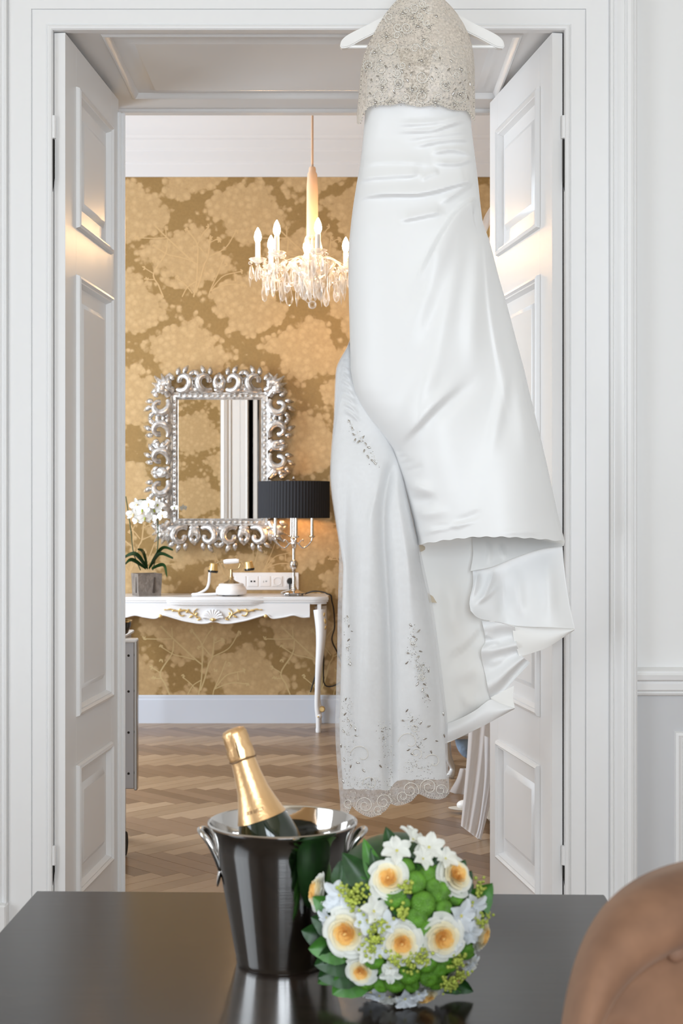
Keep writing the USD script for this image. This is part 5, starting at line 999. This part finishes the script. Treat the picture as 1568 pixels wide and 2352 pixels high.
# ------------------------------------------------------------------ trolley behind the left leaf, bed things on the right
pm('panel_grey', (.42, .42, .44), .35, .3)
pm('bowl_black', (.02, .018, .016), .15)
TR = thing('serving_trolley', 'grey metal sided serving trolley peeping out behind the left door leaf', 'trolley', (-1.07, 5.8, 0))
tx = -.795
obj('side_panel', bx(tx - .014, tx, 5.58, 5.62, .275, .86, .003), 'lamp_steel', TR, label='bright steel corner post')
obj('side_panel', bx(tx - .55, tx - .012, 5.585, 5.605, .28, .855, .003), 'panel_grey', TR, label='grey metal end panel')
obj('body', bx(tx - .55, tx - .085, 5.60, 6.0, .28, .85, .004), 'panel_grey', TR)
obj('top_tray', [bx(tx - .56, tx - .002, 5.57, 5.63, .852, .866, .004), bx(tx - .56, tx - .075, 5.62, 6.02, .852, .866, .004)], 'lacquer_white', TR)
for z in (.34, .50, .66, .80): obj('screw', lathe([(0, 0), (.005, 0), (.004, .002), (0, .002)], 10, (tx - .035, 5.585, z), rot=rx(PI / 2)), 'gap_dark', TR)
for x in (tx - .068, tx - .5):
    for y in (5.66, 5.95):
        x = x - (.09 if y > 5.8 else 0)
        cs = obj('castor_fork', bx(x - .012, x + .010, y - .012, y + .012, .09, .285, .003), 'panel_grey', TR); obj('castor_wheel', lathe([(0, -.014), (.045, -.014), (.05, -.008), (.05, .008), (.045, .014), (0, .014)], 28, (x, y, .05), rot=ry(PI / 2)), 'rubber_gap_shade', cs, smooth=40)
BW = thing('ice_bowl', 'black bowl with a brass rim on the trolley behind the left door leaf', 'bowl', (tx - .10, 5.70, .866))
obj('bowl_body', lathe([(0, 0), (.03, 0), (.05, .012), (.062, .04), (.064, .058), (.060, .058), (.056, .04), (.045, .018), (0, .010)], 32, (tx - .105, 5.70, .866)), 'bowl_black', BW, smooth=40)
obj('rim', lathe([(.060, .057), (.066, .057), (.067, .063), (.060, .063), (.060, .057)], 32, (tx - .105, 5.70, .866)), 'brass', BW, smooth=40, label='brass rim')

BY = 5.95
pm('trim_gold', (.70, .48, .20), .5)
CU = thing('bed_canopy_drape', 'sheer white bed drape hanging to the floor beside the right door leaf', 'drape', W(1103, 1930, BY))
def drape(left, right, y, off, nv=90, nu=60, waves=2.2, amp=.011):
    l, r = spline(left, nv), spline(right, nv); u = np.linspace(0, 1, nu)[None]; px = l[:, :1] + (r[:, :1] - l[:, :1]) * u; py = l[:, 1:] + (r[:, 1:] - l[:, 1:]) * u
    Y = y + amp * np.sin(u * waves * 2 * PI + py / 300) + off; return np.stack([(px - 784) * Y / FPX, Y, CAMH + (1176 - py) * Y / FPX], -1).reshape(-1, 3), grid_faces(nv, nu)
obj('drape_cloth', drape([(1172, 380), (1132, 462), (1107, 514), (1104, 600), (1100, 750), (1092, 1100), (1082, 1500), (1075, 1690), (1066, 1810), (1058, 1897)], [(1190, 300), (1186, 514), (1180, 700), (1172, 1100), (1162, 1500), (1146, 1690), (1128, 1830), (1104, 1932)], BY, 0, 90, 60, 2.6, .008), 'curtain_white', CU, smooth=True)
obj('drape_trim', drape([(1136, 490), (1125, 515), (1110, 548)], [(1150, 500), (1134, 525), (1116, 556)], BY - .06, 0, 12, 8, 1, .0), 'trim_gold', CU, smooth=True, label='gold trim at the top of the drape')
obj('drape_fold', drape([(1112, 1690), (1112, 1790), (1100, 1890), (1092, 1922)], [(1138, 1700), (1128, 1800), (1112, 1890), (1104, 1928)], BY - .05, 0, 30, 12, 1, .01), 'curtain_white', CU, smooth=True)
obj('canopy_pole', tube([(.70, 6.0, 2.62), (1.2, 6.0, 3.3), (1.6, 6.0, BZ)], .012, 10), 'brass', CU, smooth=True)
pm('linen_beige', (.55, .50, .43), .8, bump=(80, .1, .01))
BN = thing('bed_bench', 'beige upholstered bench half hidden by the white drape', 'bench', (1.2, 6.35, 0))
obj('skirt', bx(.62, 1.9, 6.08, 6.6, .045, .40, .01), 'linen_beige', BN); obj('seat_cushion', bx(.61, 1.91, 6.07, 6.61, .40, .50, .03), 'linen_beige', BN)
for x in (.68, 1.84):
    for y in (6.13, 6.55): obj('leg', tube([(x, y, .05), (x, y, 0)], .02, 10), 'wood_dark', BN)
pm('satin_blue', (.30, .42, .58), .38, bump=(12, .5, .05))
pm('silver_paint', (.72, .74, .76), .25, .3)
AY = 7.35
A = lambda px, py, d=0: W(px, py, AY - d)
AC = thing('armchair', 'light blue upholstered armchair with white carved legs behind the drape', 'armchair', A(1080, 1775))
zf = A(0, 1660)[2]
obj('seat_cushion', fuse([sphere((.74, AY + .22, .40), .27, 3, (1, .9, .40)), sphere((.74, AY - .0, .36), .22, 3, (1.0, .45, .62))]), 'satin_blue', AC, smooth=True)
obj('backrest', sphere((.78, AY + .50, .72), .30, 3, (.95, .25, 1.15)), 'satin_blue', AC, smooth=True)
obj('seat_rail', bx(.50, 1.0, AY - .06, AY + .50, .20, .29, .02), 'silver_paint', AC, smooth=40)
for x, y in ((.545, AY - .03), (.95, AY - .03), (.545, AY + .46), (.95, AY + .46)):
    obj('leg', tube(spline([(x, y, .26), (x - .018, y - .03, .20), (x - .004, y - .02, .12), (x + .022, y, .05), (x + .006, y - .02, .008)], 20), [.032, .030, .020, .014, .022], 12), 'silver_paint', AC, smooth=True)
obj('skirt_fabric', sphere((.66, AY + .02, .22), .10, 3, (.8, .5, 1.3)), 'satin_blue', AC, smooth=True)
TH = thing('satin_throw', 'pale silvery satin cloth spilling onto the floor beside the drape', 'cloth', W(1050, 1830, 6.85))
obj('cloth', drape([(1056, 1765), (1048, 1790), (1033, 1816), (1034, 1819)], [(1085, 1765), (1085, 1790), (1086, 1832), (1088, 1838)], 6.9, 0, 30, 20, 1, .015), 'curtain_white', TH, smooth=True)
SL = thing('slipper', 'small cream slipper on the parquet beside the drape', 'slipper', W(1060, 1862, 6.45))
obj('sole', sphere(W(1066, 1862, 6.45) + [0, 0, .008], .06, 2, (1.3, .6, .13), rz(-.5)), 'linen_beige', SL, smooth=True); obj('upper', sphere(W(1060, 1856, 6.45) + [.02, 0, .012], .045, 2, (1.0, .7, .55), rz(-.5)), 'candle_white', SL, smooth=True)
